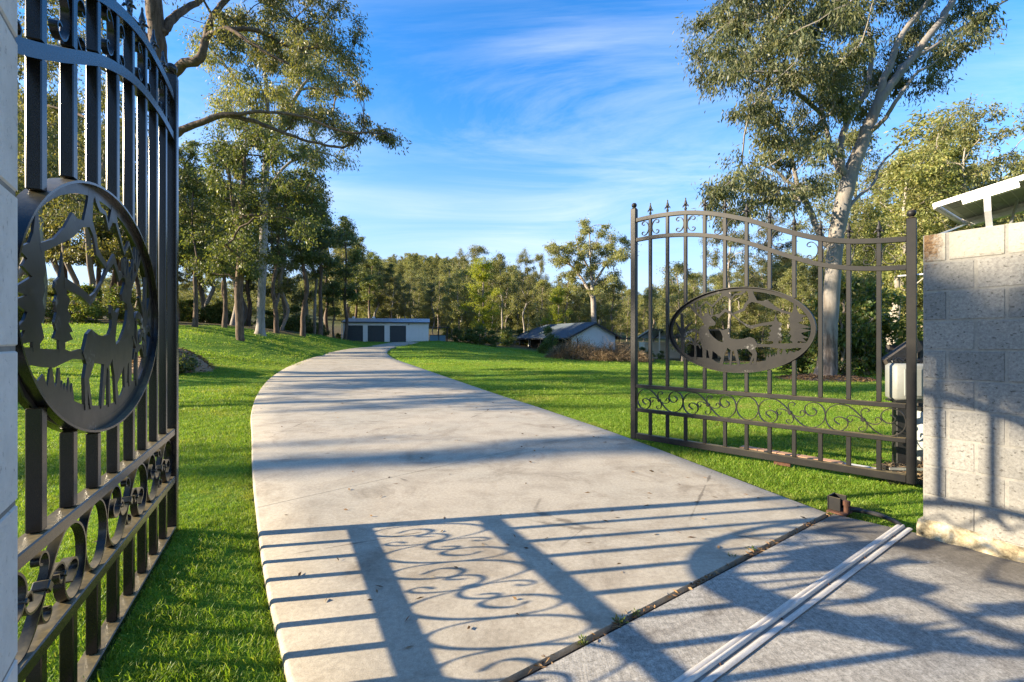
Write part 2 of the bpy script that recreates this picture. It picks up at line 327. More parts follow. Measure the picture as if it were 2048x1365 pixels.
def m_leaf(name, cols, trans=0.45, gloss=0.45, dry=False):
    def fn(b, out):
        geo = b.n('NewGeometry'); inf = b.n('ObjectInfo'); r = geo.outputs['Random Per Island']
        big = b.noise(b.coord(), 0.55, 2, 0.5)
        c = b.ramp(r, [(i/(len(cols)-1), k) for i, k in enumerate(cols)])
        c = b.mix(1.0, c, b.ramp(big, [(0.35, 0.78), (0.66, 1.2)]), 'MULTIPLY')
        if dry: c = b.mix(b.math('MULTIPLY', b.ramp(b.noise(b.world(), 0.8, 5, .65, .5), [(.52, 0.0), (.70, 1.0)]), .55), c, (0.36, 0.31, 0.095))
        hs = b.n('HueSaturation'); b.l(c, hs.inputs['Color'])
        hs.inputs['Saturation'].default_value = 1.0
        b.put(hs.inputs['Value'], b.math('ADD', b.math('MULTIPLY', inf.outputs['Random'], 0.35), 0.83))
        p = b.n('BsdfPrincipled'); b.l(hs.outputs[0], p.inputs['Base Color']); p.inputs['Roughness'].default_value = gloss; p.inputs['Specular IOR Level'].default_value = 0.4
        t = b.n('BsdfTranslucent'); b.l(b.mix(1.0, hs.outputs[0], (1.35, 1.25, 0.6), 'MULTIPLY'), t.inputs[0])
        ms = b.n('MixShader'); ms.inputs[0].default_value = trans; b.l(p.outputs[0], ms.inputs[1]); b.l(t.outputs[0], ms.inputs[2]); b.l(ms.outputs[0], out.inputs[0])
    return mat(name, fn)
M['leaf_dark'] = m_leaf('leaf_dark_green', [(0.058, 0.082, 0.030), (0.090, 0.122, 0.039), (0.132, 0.166, 0.049), (0.182, 0.190, 0.049)])
M['leaf_olive'] = m_leaf('leaf_olive', [(0.078, 0.098, 0.040), (0.133, 0.150, 0.057), (0.189, 0.196, 0.071), (0.243, 0.212, 0.078)])
M['leaf_gold'] = m_leaf('leaf_gold_green', [(0.118, 0.142, 0.050), (0.181, 0.203, 0.064), (0.242, 0.254, 0.080), (0.278, 0.246, 0.089)])
M['leaf_lime'] = m_leaf('leaf_lime', [(0.128, 0.170, 0.015), (0.200, 0.246, 0.020), (0.272, 0.306, 0.025), (0.304, 0.289, 0.030)])
M['leaf_bush'] = m_leaf('leaf_bush', [(0.049, 0.082, 0.026), (0.090, 0.149, 0.035), (0.149, 0.198, 0.049), (0.247, 0.214, 0.058)])
M['leaf_dry'] = m_leaf('dry_twigs', [(0.15, 0.105, 0.07), (0.24, 0.175, 0.11), (0.33, 0.25, 0.15), (0.19, 0.13, 0.085)], 0.2, 0.8)
M['leaf_gum'] = m_leaf('leaf_grey_green', [(0.050, 0.066, 0.032), (0.080, 0.098, 0.046), (0.115, 0.130, 0.058), (0.165, 0.155, 0.060)], 0.38)
M['leaf_fallen'] = m_leaf('fallen_leaves', [(0.05, 0.028, 0.016), (0.16, 0.085, 0.035), (0.26, 0.16, 0.07), (0.09, 0.05, 0.03)], 0.15, 0.7)
M['grass'] = m_leaf('grass_blades', [(0.095, 0.195, 0.012), (0.145, 0.26, 0.018), (0.20, 0.32, 0.026), (0.31, 0.35, 0.07)], 0.45, 0.5, True)
def m_bark(name, stops, sc, bumps, patch=None):
    def fn(b, out):
        v = b.coord(); n1 = b.noise(b.mapped(v, (sc, sc, sc*0.16)), 1.0, 8, 0.68, 0.6); n2 = b.noise(v, sc*3, 4, 0.6)
        c = b.ramp(b.mix(0.25, n1, n2), stops)
        if patch:
            m = b.ramp(b.noise(b.mapped(v, (1.1, 1.1, 0.42)), 1.6, 4, 0.55, 0.8), [(0.47, 0.0), (0.60, 1.0)]); c = b.mix(b.math('MULTIPLY', m, 0.8), c, patch)
        b.bsdf(out, c, 0.85, 0, b.bump(n1, bumps, 0.03), 0.2)
    return mat(name, fn)
M['bark_rough'] = m_bark('bark_rough', [(0.32, (0.035, 0.024, 0.017)), (0.5, (0.115, 0.080, 0.058)), (0.68, (0.22, 0.165, 0.12))], 9, 0.9)
M['bark_pale'] = m_bark('bark_pale', [(0.3, (0.19, 0.155, 0.125)), (0.5, (0.30, 0.265, 0.23)), (0.7, (0.40, 0.365, 0.32))], 4, 0.35, (0.16, 0.145, 0.13))
M['bark_grey'] = m_bark('bark_grey', [(0.3, (0.12, 0.095, 0.075)), (0.5, (0.22, 0.18, 0.145)), (0.7, (0.33, 0.275, 0.225))], 6, 0.5)

# ------------------------------------------------------------------ the lie of the land
J = np.array((0.8147, 0.5798)); Nn = np.array((-0.5798, 0.8147))       # along the slab joint, and up the drive
LEFT = [(-0.557, 1.329, 0), (-0.813, 1.688, 0), (-1.006, 1.978, 0), (-1.229, 2.316, 0), (-1.546, 2.827, 0), (-2.024, 3.628, 0), (-2.626, 4.654, 0), (-3.47, 6.14, 0), (-4.72, 8.35, 0),
        (-6.46, 11.8, 0.0), (-8.3, 16, 0.043), (-10.6, 22, 0.068), (-12.7, 29, 0.164), (-14.8, 38, 0.363), (-15.9, 46, 0.526), (-16.05, 54, 0.76), (-15.8, 61.5, 1.12)]
RIGHT = [(2.303, 3.364, 0), (2.17, 3.78, 0), (2.03, 4.25, 0), (1.86, 4.83, 0), (1.556, 5.83, 0), (1.26, 6.7, 0), (0.886, 7.7, 0), (0.36, 9.1, 0), (-0.28, 10.7, 0),
         (-2.05, 15.3, 0.02), (-4.65, 22.2, 0.04), (-7.6, 29.7, 0.12), (-9.7, 35.8, 0.31), (-11.1, 41.5, 0.46), (-12.35, 49, 0.66), (-12.4, 55, 0.80), (-12.2, 61.5, 1.12)]
def resample(P, ts):
    P = np.array(P); return np.stack([np.interp(ts, np.linspace(0, 1, len(P)), P[:, k]) for k in range(3)], 1)
LC = np.array(catmull(LEFT, 5)); RC = np.array(catmull(RIGHT, 5))
ctrl = []
for P in (LEFT[1:], RIGHT):
    for x, y, z in P: ctrl.append((x, y, z-0.055))
ctrl += [(-1.32, 1.24, .055), (-1.77, 2.14, .055), (-2.12, 2.85, .05), (-2.6, 2.0, .05), (-3, 4.5, -.05), (-4, 2, -.04), (-2.6, 3.6, -.02), (-1.0, .7, .02), (-8, 6, -.02), (3, 5.5, -.05), (2.75, 3.2, -.05), (5, 4, -.04), (4.4, 8, -.06), (11, 16, -.1), (20, 20, -.1), (14, 30, -.4),
         (8, 45, -.75), (-1, 42, -.1), (-6, 58, .75), (-3.1, 64, .37), (4, 64, -.5), (12, 66, -.62), (-14, 20, .7), (-16.6, 28, 1.3), (-20.8, 38, 2.0), (-20.8, 50, 1.82), (-31, 30, 2.3), (-45, 35, 3.2), (-23, 63, 1.22),
         (-11, 63, 1.22), (-17, 66, 1.25), (-12, 72, 1.3), (20, 55, -.87), (16, 50, -.85), (40, 60, -.8), (30, 30, -.2), (0, 95, 1.6), (-30, 95, 3), (30, 95, 0.3), (0, 160, 4), (-80, 80, 6), (80, 80, 0), (-20, 10, .6), (-12, 4, .08),
         (-24, 18, 1.5), (-20, -10, 0), (0, -10, -.1), (20, -10, 0), (20, 5, 0), (80, -80, 0), (-80, -80, 0), (-80, 0, 3), (80, 0, 0), (0, -100, 0), (60, 160, 2), (-60, 160, 7), (160, 100, 1), (-160, 100, 8), (-160, -60, 3), (160, -60, 0)]
ctrl = np.array(ctrl, float)
def tps(r2): return np.where(r2 > 1e-12, r2*np.log(np.maximum(r2, 1e-12)), 0)
def fit():
    n = len(ctrl); P = ctrl[:, :2]/30; K = tps(((P[:, None]-P[None])**2).sum(-1)); A = np.zeros((n+3, n+3))
    A[:n, :n] = K+np.eye(n)*1e-5; A[:n, n] = 1; A[:n, n+1:] = P; A[n, :n] = 1; A[n+1:, :n] = P.T
    return np.linalg.solve(A, np.r_[ctrl[:, 2], 0, 0, 0]), P
_W, _P = fit()
def ground_z(x, y):
    x = np.atleast_1d(np.asarray(x, float)); y = np.atleast_1d(np.asarray(y, float)); r = np.hypot(x, y); k = np.minimum(1, 155/np.maximum(r, 1e-6))
    q = np.stack([x*k, y*k], 1)/30; n = len(ctrl); out = np.empty(len(x))
    for i in range(0, len(x), 20000):
        s = slice(i, i+20000); out[s] = tps(((q[s][:, None]-_P[None])**2).sum(-1))@_W[:n]+_W[n]+q[s]@_W[n+1:]
    hill = 42*np.exp(-(((x+75)/95)**2+((y-360)/120)**2))+30*np.exp(-(((x-120)/160)**2+((y-420)/120)**2))
    return out+hill
def gz(x, y): return float(ground_z(x, y)[0])
DRIVE_POLY = np.vstack([LC[:, :2], RC[::-1, :2]])
APRON = [(-2.912, -0.391), (2.327, 3.338), (2.668, 2.982), (3.30, 2.09), (4.6, 0.3), (2.4, -5.0), (-6.5, -4.0)]
def inside(poly, x, y):
    poly = np.asarray(poly); c = np.zeros(len(x), bool); n = len(poly)
    for i in range(n):
        x1, y1 = poly[i]; x2, y2 = poly[(i+1) % n]
        if y1 == y2: continue
        k = ((y1 > y) != (y2 > y)) & (x < (x2-x1)*(y-y1)/(y2-y1)+x1); c ^= k
    return c
def dist_poly(P, x, y):
    P = np.asarray(P)[:, :2]; d = np.full(len(x), 1e9)
    for a, b in zip(P[:-1], P[1:]):
        t = np.clip(((x-a[0])*(b[0]-a[0])+(y-a[1])*(b[1]-a[1]))/((b-a)@(b-a)), 0, 1)
        d = np.minimum(d, np.hypot(x-a[0]-t*(b[0]-a[0]), y-a[1]-t*(b[1]-a[1])))
    return d
def build_ground():
    na, radii = 520, np.r_[0.0, np.geomspace(0.5, 900, 170)]
    a = np.arange(na)*2*PI/na
    X = (radii[1:, None]*np.sin(a)[None]).ravel(); Y = (radii[1:, None]*np.cos(a)[None]).ravel()
    Z = ground_z(X, Y)
    sunk = inside(DRIVE_POLY, X, Y) | inside(APRON, X, Y); Z = np.where(sunk, Z-0.11, Z)
    Z += np.where(~sunk & (np.hypot(X, Y) < 60), 0.008*np.sin(X*3.1+np.sin(Y*2.3))*np.cos(Y*2.7), 0)
    V = np.vstack([[[0, 0, -0.25]], np.stack([X, Y, Z], 1)])
    nr = len(radii)-1; i = np.arange(na); j = (i+1) % na
    Q = np.concatenate([np.stack([1+r*na+i, 1+r*na+j, 1+(r+1)*na+j, 1+(r+1)*na+i], 1) for r in range(nr-1)])[:, ::-1]
    def fn(b, out):
        p = b.world(); n1 = b.noise(p, 0.35, 5, 0.6); n2 = b.noise(p, 2.2, 6, 0.7); n3 = b.noise(p, 30, 4, 0.7)
        g = b.ramp(b.mix(0.5, n1, n2), [(0.3, (0.075, 0.155, 0.012)), (0.5, (0.125, 0.225, 0.018)), (0.7, (0.19, 0.285, 0.03))])
        g = b.mix(1.0, g, b.ramp(n3, [(0.3, 0.6), (0.7, 1.3)]), 'MULTIPLY')
        at_ = b.n('Attribute', attribute_name='wood'); c = b.mix(at_.outputs['Fac'], g, b.ramp(n2, [(0.3, (0.035, 0.030, 0.018)), (0.55, (0.12, 0.095, 0.05)), (0.75, (0.20, 0.17, 0.075))]))
        sp = b.n('SeparateXYZ'); b.l(p, sp.inputs[0]); c = b.mix(b.ramp(b.math('DIVIDE', sp.outputs[1], 400.0), [(0.24, 0.0), (0.30, 1.0)]), c, b.ramp(n1, [(0.3, (0.06, 0.065, 0.025)), (0.7, (0.13, 0.13, 0.045))]))
        b.bsdf(out, c, 0.95, 0, b.bump(n3, 0.6, 0.05), 0.1)
    me = np_mesh('ground', V, Q, mat('lawn_and_forest_floor', fn), True)
    wd = wood_mask(V[:, 0], V[:, 1]); at_ = me.attributes.new('wood', 'FLOAT', 'POINT'); at_.data.foreach_set('value', wd.astype(np.float32))
    # the middle of the fan
    o = link('ground', me); tag(o, kind='structure'); return o
def wood_mask(x, y):                                # 1 where the lawn ends and leaf litter begins
    # lawn edge on the left: a line from (-34,27) to (-21,40) to (-20.5,60); behind y = 66 all wood
    wob = 0.9*np.sin(x*0.9+y*0.35)+0.7*np.sin(y*1.3)
    xe = np.interp(y, [0, 14, 22, 28, 33, 40, 50, 60, 70], [-60, -40, -34, -29, -24, -21.4, -20.6, -22.5, -24])
    a = np.clip((xe-x+wob)/1.2, 0, 1)
    yb = np.interp(x, [-30, -10, -4, 2, 30, 80], [64, 65, 66, 69, 66, 66]); bk = np.clip((y-yb+wob)/2, 0, 1)
    rt = np.clip((y-np.interp(x, [14, 18, 24, 40, 80], [62, 40, 30, 22, 22])+wob)/2, 0, 1)*(x > 13)
    return np.maximum(np.maximum(a, bk), rt)
build_ground()

def build_drive():
    # separate pours with 6 mm joints between them; each has a top, a rounded edge and sides
    n = len(LC); cuts = [0, 24, 35, 43, 50, 57, 64, 71, n-1]
    for k in range(len(cuts)-1):
        V = []; Fc = []; idx = list(range(cuts[k], cuts[k+1]+1)); fine = []
        for a, b in zip(idx[:-1], idx[1:]):
            for t in (0, 0.5): fine.append((LC[a]*(1-t)+LC[b]*t, RC[a]*(1-t)+RC[b]*t))
        fine.append((LC[idx[-1]], RC[idx[-1]]))
        if k > 0:
            d = fine[1][0]-fine[0][0]; d = d/np.linalg.norm(d)*0.007; fine[0] = (fine[0][0]+d, fine[0][1]+d)
        m = 12
        for l, r in fine:
            ac = (r-l); W = np.linalg.norm(ac); ac = ac/W; e = 0.018
            ring = [l+[0, 0, -0.16], l+[0, 0, -e], l+ac*e*0.3+[0, 0, -e*0.3], l+ac*e]
            for q in range(1, m): ring.append(l+ac*(e+(W-2*e)*q/m))
            ring += [r-ac*e, r-ac*e*0.3+[0, 0, -e*0.3], r+[0, 0, -e], r+[0, 0, -0.16]]; V += ring
        w_ = m+7
        for i in range(len(fine)-1):
            for q in range(w_-1): Fc.append((i*w_+q, i*w_+q+1, (i+1)*w_+q+1, (i+1)*w_+q))
        for i in (0, len(fine)-1): Fc.append(tuple(range(i*w_, (i+1)*w_)))
        o = MB().add(V, Fc).build('driveway', M['drive'], None, 50); tag(o, kind='structure')
build_drive()
def build_apron():
    P = APRON; n = len(P); bv = 0.012
    c = np.mean(np.array(P), 0); inn = [tuple(np.array(p)+(c-np.array(p))/np.linalg.norm(c-np.array(p))*bv) for p in P]
    v = [(x, y, -0.16) for x, y in P]+[(x, y, -bv) for x, y in P]+[(x, y, 0.0) for x, y in inn]
    f = [tuple(range(2*n, 3*n))]+[(r*n+i, r*n+(i+1) % n, r*n+n+(i+1) % n, r*n+n+i) for r in (0, 1) for i in range(n)]
    o = MB().add(v, f).build('apron_slab', M['apron'], None, 30); tag(o, kind='structure')
build_apron()

# ------------------------------------------------------------------ the pair of gates (x from hinge to free end, z up)
SB=[(0.807,0.208),(0.868,0.302),(0.885,0.384),(0.863,0.463),(0.813,0.506),(0.757,0.471),(0.714,0.396),(0.705,0.286),(0.714,0.176),(0.75,0.055),(0.8,-0.016),(0.856,-0.02),(0.92,0.039),(0.971,0.173),(0.998,0.357),(1.002,0.549),(0.976,0.729),(0.926,0.867),(0.856,0.957),(0.795,0.98),(0.721,0.965),(0.666,0.89),(0.604,0.765),(0.534,0.58),(0.481,0.424),(0.428,0.271),(0.365,0.118),(0.289,0.004),(0.223,-0.02),(0.156,0.0),(0.089,0.094),(0.034,0.243),(0.005,0.455),(0.009,0.631),(0.034,0.8),(0.084,0.922),(0.144,0.976),(0.211,0.949),(0.267,0.847),(0.293,0.725),(0.289,0.624),(0.272,0.537),(0.233,0.455),(0.183,0.447),(0.139,0.518),(0.125,0.631),(0.151,0.702),(0.183,0.745)]
SS=[(0.469,0.78),(0.44,0.808),(0.44,0.871),(0.474,0.914),(0.515,0.882),(0.539,0.776),(0.531,0.643),(0.51,0.51),(0.474,0.38),(0.461,0.259),(0.469,0.149),(0.498,0.067),(0.539,0.055),(0.568,0.122),(0.557,0.188),(0.522,0.212)]
SL=[(0.647,0.475),(0.652,0.396),(0.671,0.345),(0.702,0.384),(0.721,0.471),(0.702,0.553),(0.666,0.596),(0.611,0.592),(0.557,0.541),(0.515,0.49)]
SR=[(0.503,0.471),(0.445,0.388),(0.394,0.353),(0.336,0.369),(0.301,0.439),(0.289,0.518),(0.301,0.588),(0.336,0.612),(0.358,0.561),(0.361,0.482)]
KN=[(0.51,0.478),(0.714,0.412),(0.289,0.561)]
PLATES={
'ground_line':[(2.024,1.068),(2.001,1.046),(1.868,1.045),(1.762,1.043),(1.692,1.036),(1.658,1.006),(1.607,0.982),(1.557,0.975),(1.443,0.977),(1.325,0.992),(1.226,1.007),(1.144,1.03),(1.14,1.055),(1.129,1.091),(1.118,1.055),(1.104,1.112),(1.089,1.064),(1.075,1.096),(1.065,1.071),(1.053,1.106),(1.042,1.081),(1.038,1.129),(1.034,1.147),(1.024,1.147),(1.014,1.101),(1.0,1.09),(0.989,1.13),(0.979,1.154),(0.965,1.146),(0.951,1.095),(0.923,1.135),(0.889,1.116),(0.862,1.135),(0.838,1.124),(0.825,1.155),(0.768,1.194),(0.749,1.171),(0.815,1.078),(0.923,1.005),(1.064,0.952),(1.248,0.916),(1.404,0.905),(1.566,0.915),(1.762,0.959),(1.913,1.017),(2.015,1.059)],
'meadow':[(1.241,1.192),(1.196,1.204),(1.122,1.196),(1.064,1.205),(0.993,1.206),(0.909,1.209),(0.855,1.213),(0.742,1.216),(0.755,1.164),(0.815,1.159),(0.855,1.164),(0.923,1.154),(0.993,1.149),(1.064,1.161),(1.137,1.172),(1.233,1.165)],
'pine_small':[(1.052,1.512),(1.042,1.456),(1.032,1.432),(1.0,1.415),(0.993,1.395),(1.014,1.376),(0.996,1.351),(1.01,1.32),(0.993,1.288),(1.007,1.264),(0.989,1.239),(1.025,1.233),(1.027,1.197),(1.073,1.197),(1.075,1.227),(1.137,1.237),(1.107,1.258),(1.133,1.263),(1.1,1.289),(1.118,1.313),(1.091,1.335),(1.111,1.37),(1.082,1.385),(1.089,1.409),(1.071,1.433),(1.062,1.457)],
'pine_tall':[(0.885,1.642),(0.896,1.553),(0.906,1.514),(0.929,1.507),(0.922,1.476),(0.938,1.445),(0.922,1.413),(0.933,1.382),(0.916,1.35),(0.933,1.311),(0.909,1.28),(0.927,1.24),(0.901,1.223),(0.902,1.2),(0.86,1.2),(0.855,1.229),(0.778,1.221),(0.815,1.26),(0.758,1.259),(0.808,1.286),(0.827,1.31),(0.742,1.335),(0.827,1.356),(0.742,1.364),(0.854,1.411),(0.798,1.433),(0.827,1.457),(0.776,1.478),(0.84,1.503),(0.86,1.535),(0.872,1.59)],
'ridge_right':[(1.333,1.79),(1.275,1.786),(1.26,1.727),(1.226,1.655),(1.173,1.648),(1.129,1.659),(1.064,1.593),(0.993,1.545),(0.896,1.512),(0.909,1.487),(1.028,1.534),(1.137,1.579),(1.211,1.627),(1.279,1.644),(1.317,1.619),(1.337,1.582),(1.347,1.554),(1.451,1.519),(1.466,1.536),(1.364,1.584),(1.352,1.625),(1.308,1.676),(1.316,1.747)],
'ridge_low':[(1.549,1.593),(1.468,1.532),(1.404,1.461),(1.333,1.412),(1.287,1.394),(1.211,1.413),(1.064,1.437),(1.064,1.399),(1.196,1.386),(1.287,1.359),(1.333,1.389),(1.396,1.44),(1.48,1.513),(1.545,1.552),(1.603,1.501),(1.614,1.482),(1.658,1.51),(1.688,1.506),(1.641,1.534),(1.614,1.527)],
'ridge_left':[(1.574,1.788),(1.525,1.788),(1.51,1.757),(1.482,1.702),(1.451,1.743),(1.396,1.747),(1.364,1.772),(1.333,1.77),(1.341,1.751),(1.38,1.725),(1.443,1.727),(1.484,1.673),(1.533,1.719),(1.566,1.723),(1.688,1.607),(1.758,1.667),(1.81,1.624),(1.841,1.594),(1.855,1.608),(1.814,1.635),(1.753,1.686),(1.691,1.628),(1.591,1.735)],
'stag':[(1.797,1.499),(1.775,1.525),(1.762,1.544),(1.727,1.54),(1.692,1.485),(1.648,1.433),(1.658,1.405),(1.718,1.398),(1.731,1.369),(1.714,1.32),(1.675,1.276),(1.624,1.234),(1.57,1.214),(1.525,1.19),(1.529,1.139),(1.553,1.087),(1.572,0.966),(1.616,0.964),(1.589,1.05),(1.658,1.102),(1.682,1.121),(1.691,1.027),(1.716,1.026),(1.735,1.125),(1.751,1.136),(1.756,1.025),(1.793,1.024),(1.797,1.144),(1.832,1.26),(1.841,1.322),(1.822,1.384),(1.777,1.414),(1.797,1.455)],
'fawn':[(1.616,1.371),(1.578,1.349),(1.534,1.361),(1.511,1.378),(1.507,1.344),(1.52,1.318),(1.512,1.284),(1.484,1.258),(1.427,1.25),(1.364,1.254),(1.294,1.274),(1.256,1.257),(1.233,1.218),(1.215,1.188),(1.247,1.15),(1.227,1.101),(1.236,0.986),(1.261,0.985),(1.256,1.06),(1.285,0.983),(1.307,0.98),(1.27,1.092),(1.325,1.15),(1.427,1.14),(1.394,0.971),(1.419,0.97),(1.46,1.129),(1.476,1.114),(1.482,0.967),(1.505,0.967),(1.49,1.131),(1.533,1.163),(1.572,1.211),(1.564,1.241),(1.578,1.293),(1.591,1.328),(1.603,1.345)],}
STROKES={
'stag':[([(1.959,1.659),(1.922,1.616),(1.877,1.56),(1.832,1.522),(1.784,1.476)],[0.0205,0.0205,0.0221,0.0221,0.0268]),([(1.897,1.672),(1.893,1.628),(1.875,1.582)],[0.011,0.0174,0.0142]),([(1.857,1.676),(1.855,1.617),(1.87,1.569)],[0.0095,0.0158,0.0142]),([(1.828,1.62),(1.819,1.571),(1.81,1.517),(1.786,1.488)],[0.0142,0.0189,0.0205,0.0189]),([(1.682,1.595),(1.687,1.539),(1.705,1.496),(1.727,1.47)],[0.011,0.0189,0.0205,0.0205]),([(1.74,1.598),(1.734,1.549),(1.714,1.505)],[0.0079,0.0142,0.0158]),([(1.708,1.605),(1.703,1.566),(1.699,1.522)],[0.0079,0.0126,0.0126]),([(1.788,1.57),(1.766,1.533),(1.753,1.506)],[0.0095,0.0142,0.0158]),([(1.662,1.516),(1.684,1.512),(1.701,1.5)],[0.0079,0.0126,0.0142])],
'palm':[([(2.028,1.05),(2.026,1.205),(2.022,1.333)],[0.0473,0.041,0.0442]),([(2.024,1.297),(2.032,1.425),(2.041,1.553)],[0.0395,0.0379,0.0284]),([(2.032,1.306),(2.071,1.38),(2.111,1.453)],[0.0284,0.0268,0.011]),([(2.017,1.315),(1.978,1.392),(1.918,1.445)],[0.0316,0.0316,0.011]),([(2.015,1.278),(1.959,1.333),(1.895,1.357),(1.837,1.331)],[0.0268,0.0347,0.0347,0.0158]),([(2.035,1.269),(2.09,1.297),(2.14,1.256)],[0.0268,0.0316,0.0158]),([(2.015,1.237),(1.968,1.265),(1.932,1.224)],[0.0189,0.0205,0.011]),([(1.879,1.018),(1.877,1.116),(1.882,1.197)],[0.0268,0.0205,0.0189]),([(1.882,1.188),(1.875,1.26),(1.864,1.331)],[0.0158,0.0268,0.0095]),([(1.886,1.188),(1.922,1.251),(1.959,1.287)],[0.0142,0.0205,0.0079]),([(1.877,1.188),(1.841,1.224),(1.806,1.251)],[0.0142,0.0205,0.0095]),([(1.886,1.183),(1.95,1.206),(1.994,1.151)],[0.0142,0.0189,0.0079]),([(1.879,1.179),(1.841,1.188),(1.819,1.144)],[0.0142,0.0189,0.0079])],}
GL = 2.657
TOP = [(0.0, 2.113), (0.243, 2.131), (0.459, 2.161), (0.681, 2.222), (0.902, 2.314), (1.126, 2.423), (1.33, 2.522), (1.557, 2.611), (1.767, 2.676), (1.985, 2.723), (2.222, 2.748), (2.44, 2.756), (2.657, 2.750)]
LOW = [(0.0, 1.868), (0.243, 1.882), (0.459, 1.913), (0.681, 1.974), (0.902, 2.069), (1.126, 2.179), (1.33, 2.279), (1.557, 2.364), (1.767, 2.426), (1.985, 2.468), (2.222, 2.496), (2.44, 2.506), (2.657, 2.502)]
OC, OA, OB = (1.445, 1.350), 0.747, 0.463
def curve(tab, s): return float(np.interp(s, [a for a, _ in tab], [b for _, b in tab]))
def ell(a, b, n=72): return [(OC[0]+a*math.cos(2*PI*i/n), OC[1]+b*math.sin(2*PI*i/n)) for i in range(n)]
def stroke(pts, ws):
    P = np.array(pts, float); T = np.gradient(P, axis=0); T /= np.linalg.norm(T, axis=1)[:, None]; Q = np.stack([-T[:, 1], T[:, 0]], 1)
    wv = np.array(ws)[:, None]/2; return [tuple(p) for p in np.vstack([P+Q*wv, (P-Q*wv)[::-1]])]
def make_gate():
    g = empty('wrought_iron_gate')
    I = M['iron']
    for s, h in ((0.0, 2.287), (GL, 2.90)):
        p = MB().box((s, 0, h/2), (0.068, 0.068, h), bev=0.004).build('gate_post', I, g)
        MB().lathe([(0.0, 0), (0.030, 0.0), (0.034, 0.006), (0.020, 0.012), (0.016, 0.018), (0.026, 0.026), (0.0325, 0.040), (0.033, 0.050), (0.029, 0.064), (0.018, 0.074), (0.001, 0.077)], (s, 0, h), 16).build('ball_finial', I, p, 40)
    e = 0.034
    MB().box((GL/2, 0, 0.040), (GL-2*e, 0.066, 0.068), bev=0.004).build('bottom_rail', I, g)
    for z in (0.367, 0.665): MB().box((GL/2, 0, z), (GL-2*e, 0.058, 0.042), bev=0.004).build('scroll_rail', I, g)
    for tab, nm, th in ((TOP, 'top_rail', 0.045), (LOW, 'arched_rail', 0.042)):
        pts = [tuple(p) for p in catmull(tab, 5)]; pts[0] = (e, pts[0][1]); pts[-1] = (GL-e, pts[-1][1])
        MB().strip(pts, th, -0.024, 0.024).build(nm, I, g, 35)
    fin = None; w2 = 0.018
    for k in range(1, 12):
        s = k*GL/12; m = MB(); zl = curve(LOW, s); zt = curve(TOP, s)
        segs = [(0.076, 0.344), (0.688, None), (zl+0.0215, zt-0.0225)]
        d = abs(s-OC[0])
        if d < OA: o = OB*math.sqrt(1-(d/OA)**2); segs[1:2] = [(0.688, OC[1]-o-0.002), (OC[1]+o+0.002, zl-0.0215)]
        else: segs[1] = (0.688, zl-0.0215)
        for a, b in segs:
            if b-a > 0.03: MB().box((s, 0, (a+b)/2), (0.036, 0.036, b-a), bev=0.003).build('picket', I, g)
        if fin is None:
            f = MB(); f.lathe([(0.013, -0.002), (0.011, 0.012), (0.016, 0.020), (0.018, 0.030), (0.012, 0.038), (0.009, 0.046), (0.014, 0.056), (0.011, 0.068), (0.019, 0.080), (0.021, 0.088), (0.014, 0.108), (0.007, 0.132), (0.0085, 0.140), (0.006, 0.152), (0.001, 0.156)], n=8, sy=0.75)
            for sx in (-1, 1): f.tube([(0.006*sx, 0, 0.066), (0.018*sx, 0, 0.070), (0.028*sx, 0, 0.062), (0.036*sx, 0, 0.046)], [0.008, 0.010, 0.008, 0.003], 6)
            for sx in (-1, 1): f.tube([(0, 0.006*sx, 0.066), (0, 0.016*sx, 0.069), (0, 0.026*sx, 0.058)], [0.007, 0.008, 0.003], 5)
            fin = f.mesh('finial', 40)
        o = link('finial', fin, I, g); o.location = (s, 0, zt+0.0225)
    CS = catmull([(.060, .046), (.080, .042), (.094, .058), (.084, .079), (.058, .086), (.030, .070), (.009, .036), (.003, 0), (.009, -.036), (.030, -.070), (.058, -.086), (.084, -.079), (.094, -.058), (.080, -.042), (.060, -.046)], 4)
    for k in (1, 3, 5, 7, 9, 11):
        s = k*GL/12; zc = (curve(TOP, s)+curve(LOW, s))/2
        for sg in (-1, 1):
            MB().strip([(s+sg*(0.018+x), zc+z+sg*(curve(TOP, s+0.06)-curve(TOP, s-0.06))*0.45) for x, z in CS], 0.0065, -0.011, 0.011).build('c_scroll', I, g, 40)
    # scroll band
    wS = 0.587; cells = [0.035, 0.623, None, 1.433, 2.021]
    for x0 in cells:
        if x0 is None:
            MB().strip([(1.322+0.108*math.cos(t), 0.516+0.124*math.sin(t)) for t in np.linspace(0, 2*PI, 40, endpoint=False)], 0.007, -0.013, 0.013, True).build('ring', I, g, 40); continue
        mp = lambda L: [(x0+a*wS, 0.392+b*0.248) for a, b in L]
        sc = MB().strip(catmull(mp(SB), 3), 0.0075, -0.014, 0.014).build('s_scroll', I, g, 40)
        for L_, y in ((SS, 0.010), (SL, 0.012), (SR, 0.012)): MB().strip(catmull(mp(L_), 3), 0.0065, -y, y).build('scroll_tendril', I, sc, 40)
        for (a, b), r in zip(mp(KN), (0.026, 0.015, 0.015)):
            MB().box((a, 0, b), (r*1.1, 0.040 if r > 0.02 else 0.034, r*1.3), (0.7, 0, 0.7), (0, 1, 0), 0.003).build('collar', I, sc)
    # oval panel: deep rim, flat ring, and the cut-out scene
    ov = MB().strip(ell(OA-0.004, OB-0.004), 0.008, -0.028, 0.028, True).build('oval_panel', I, g, 40)
    MB().strip(ell(OA-0.026, OB-0.026), 0.038, -0.0032, 0.0032, True).build('oval_ring', M['plate'], ov, 40)
    i = 0; ex = {}
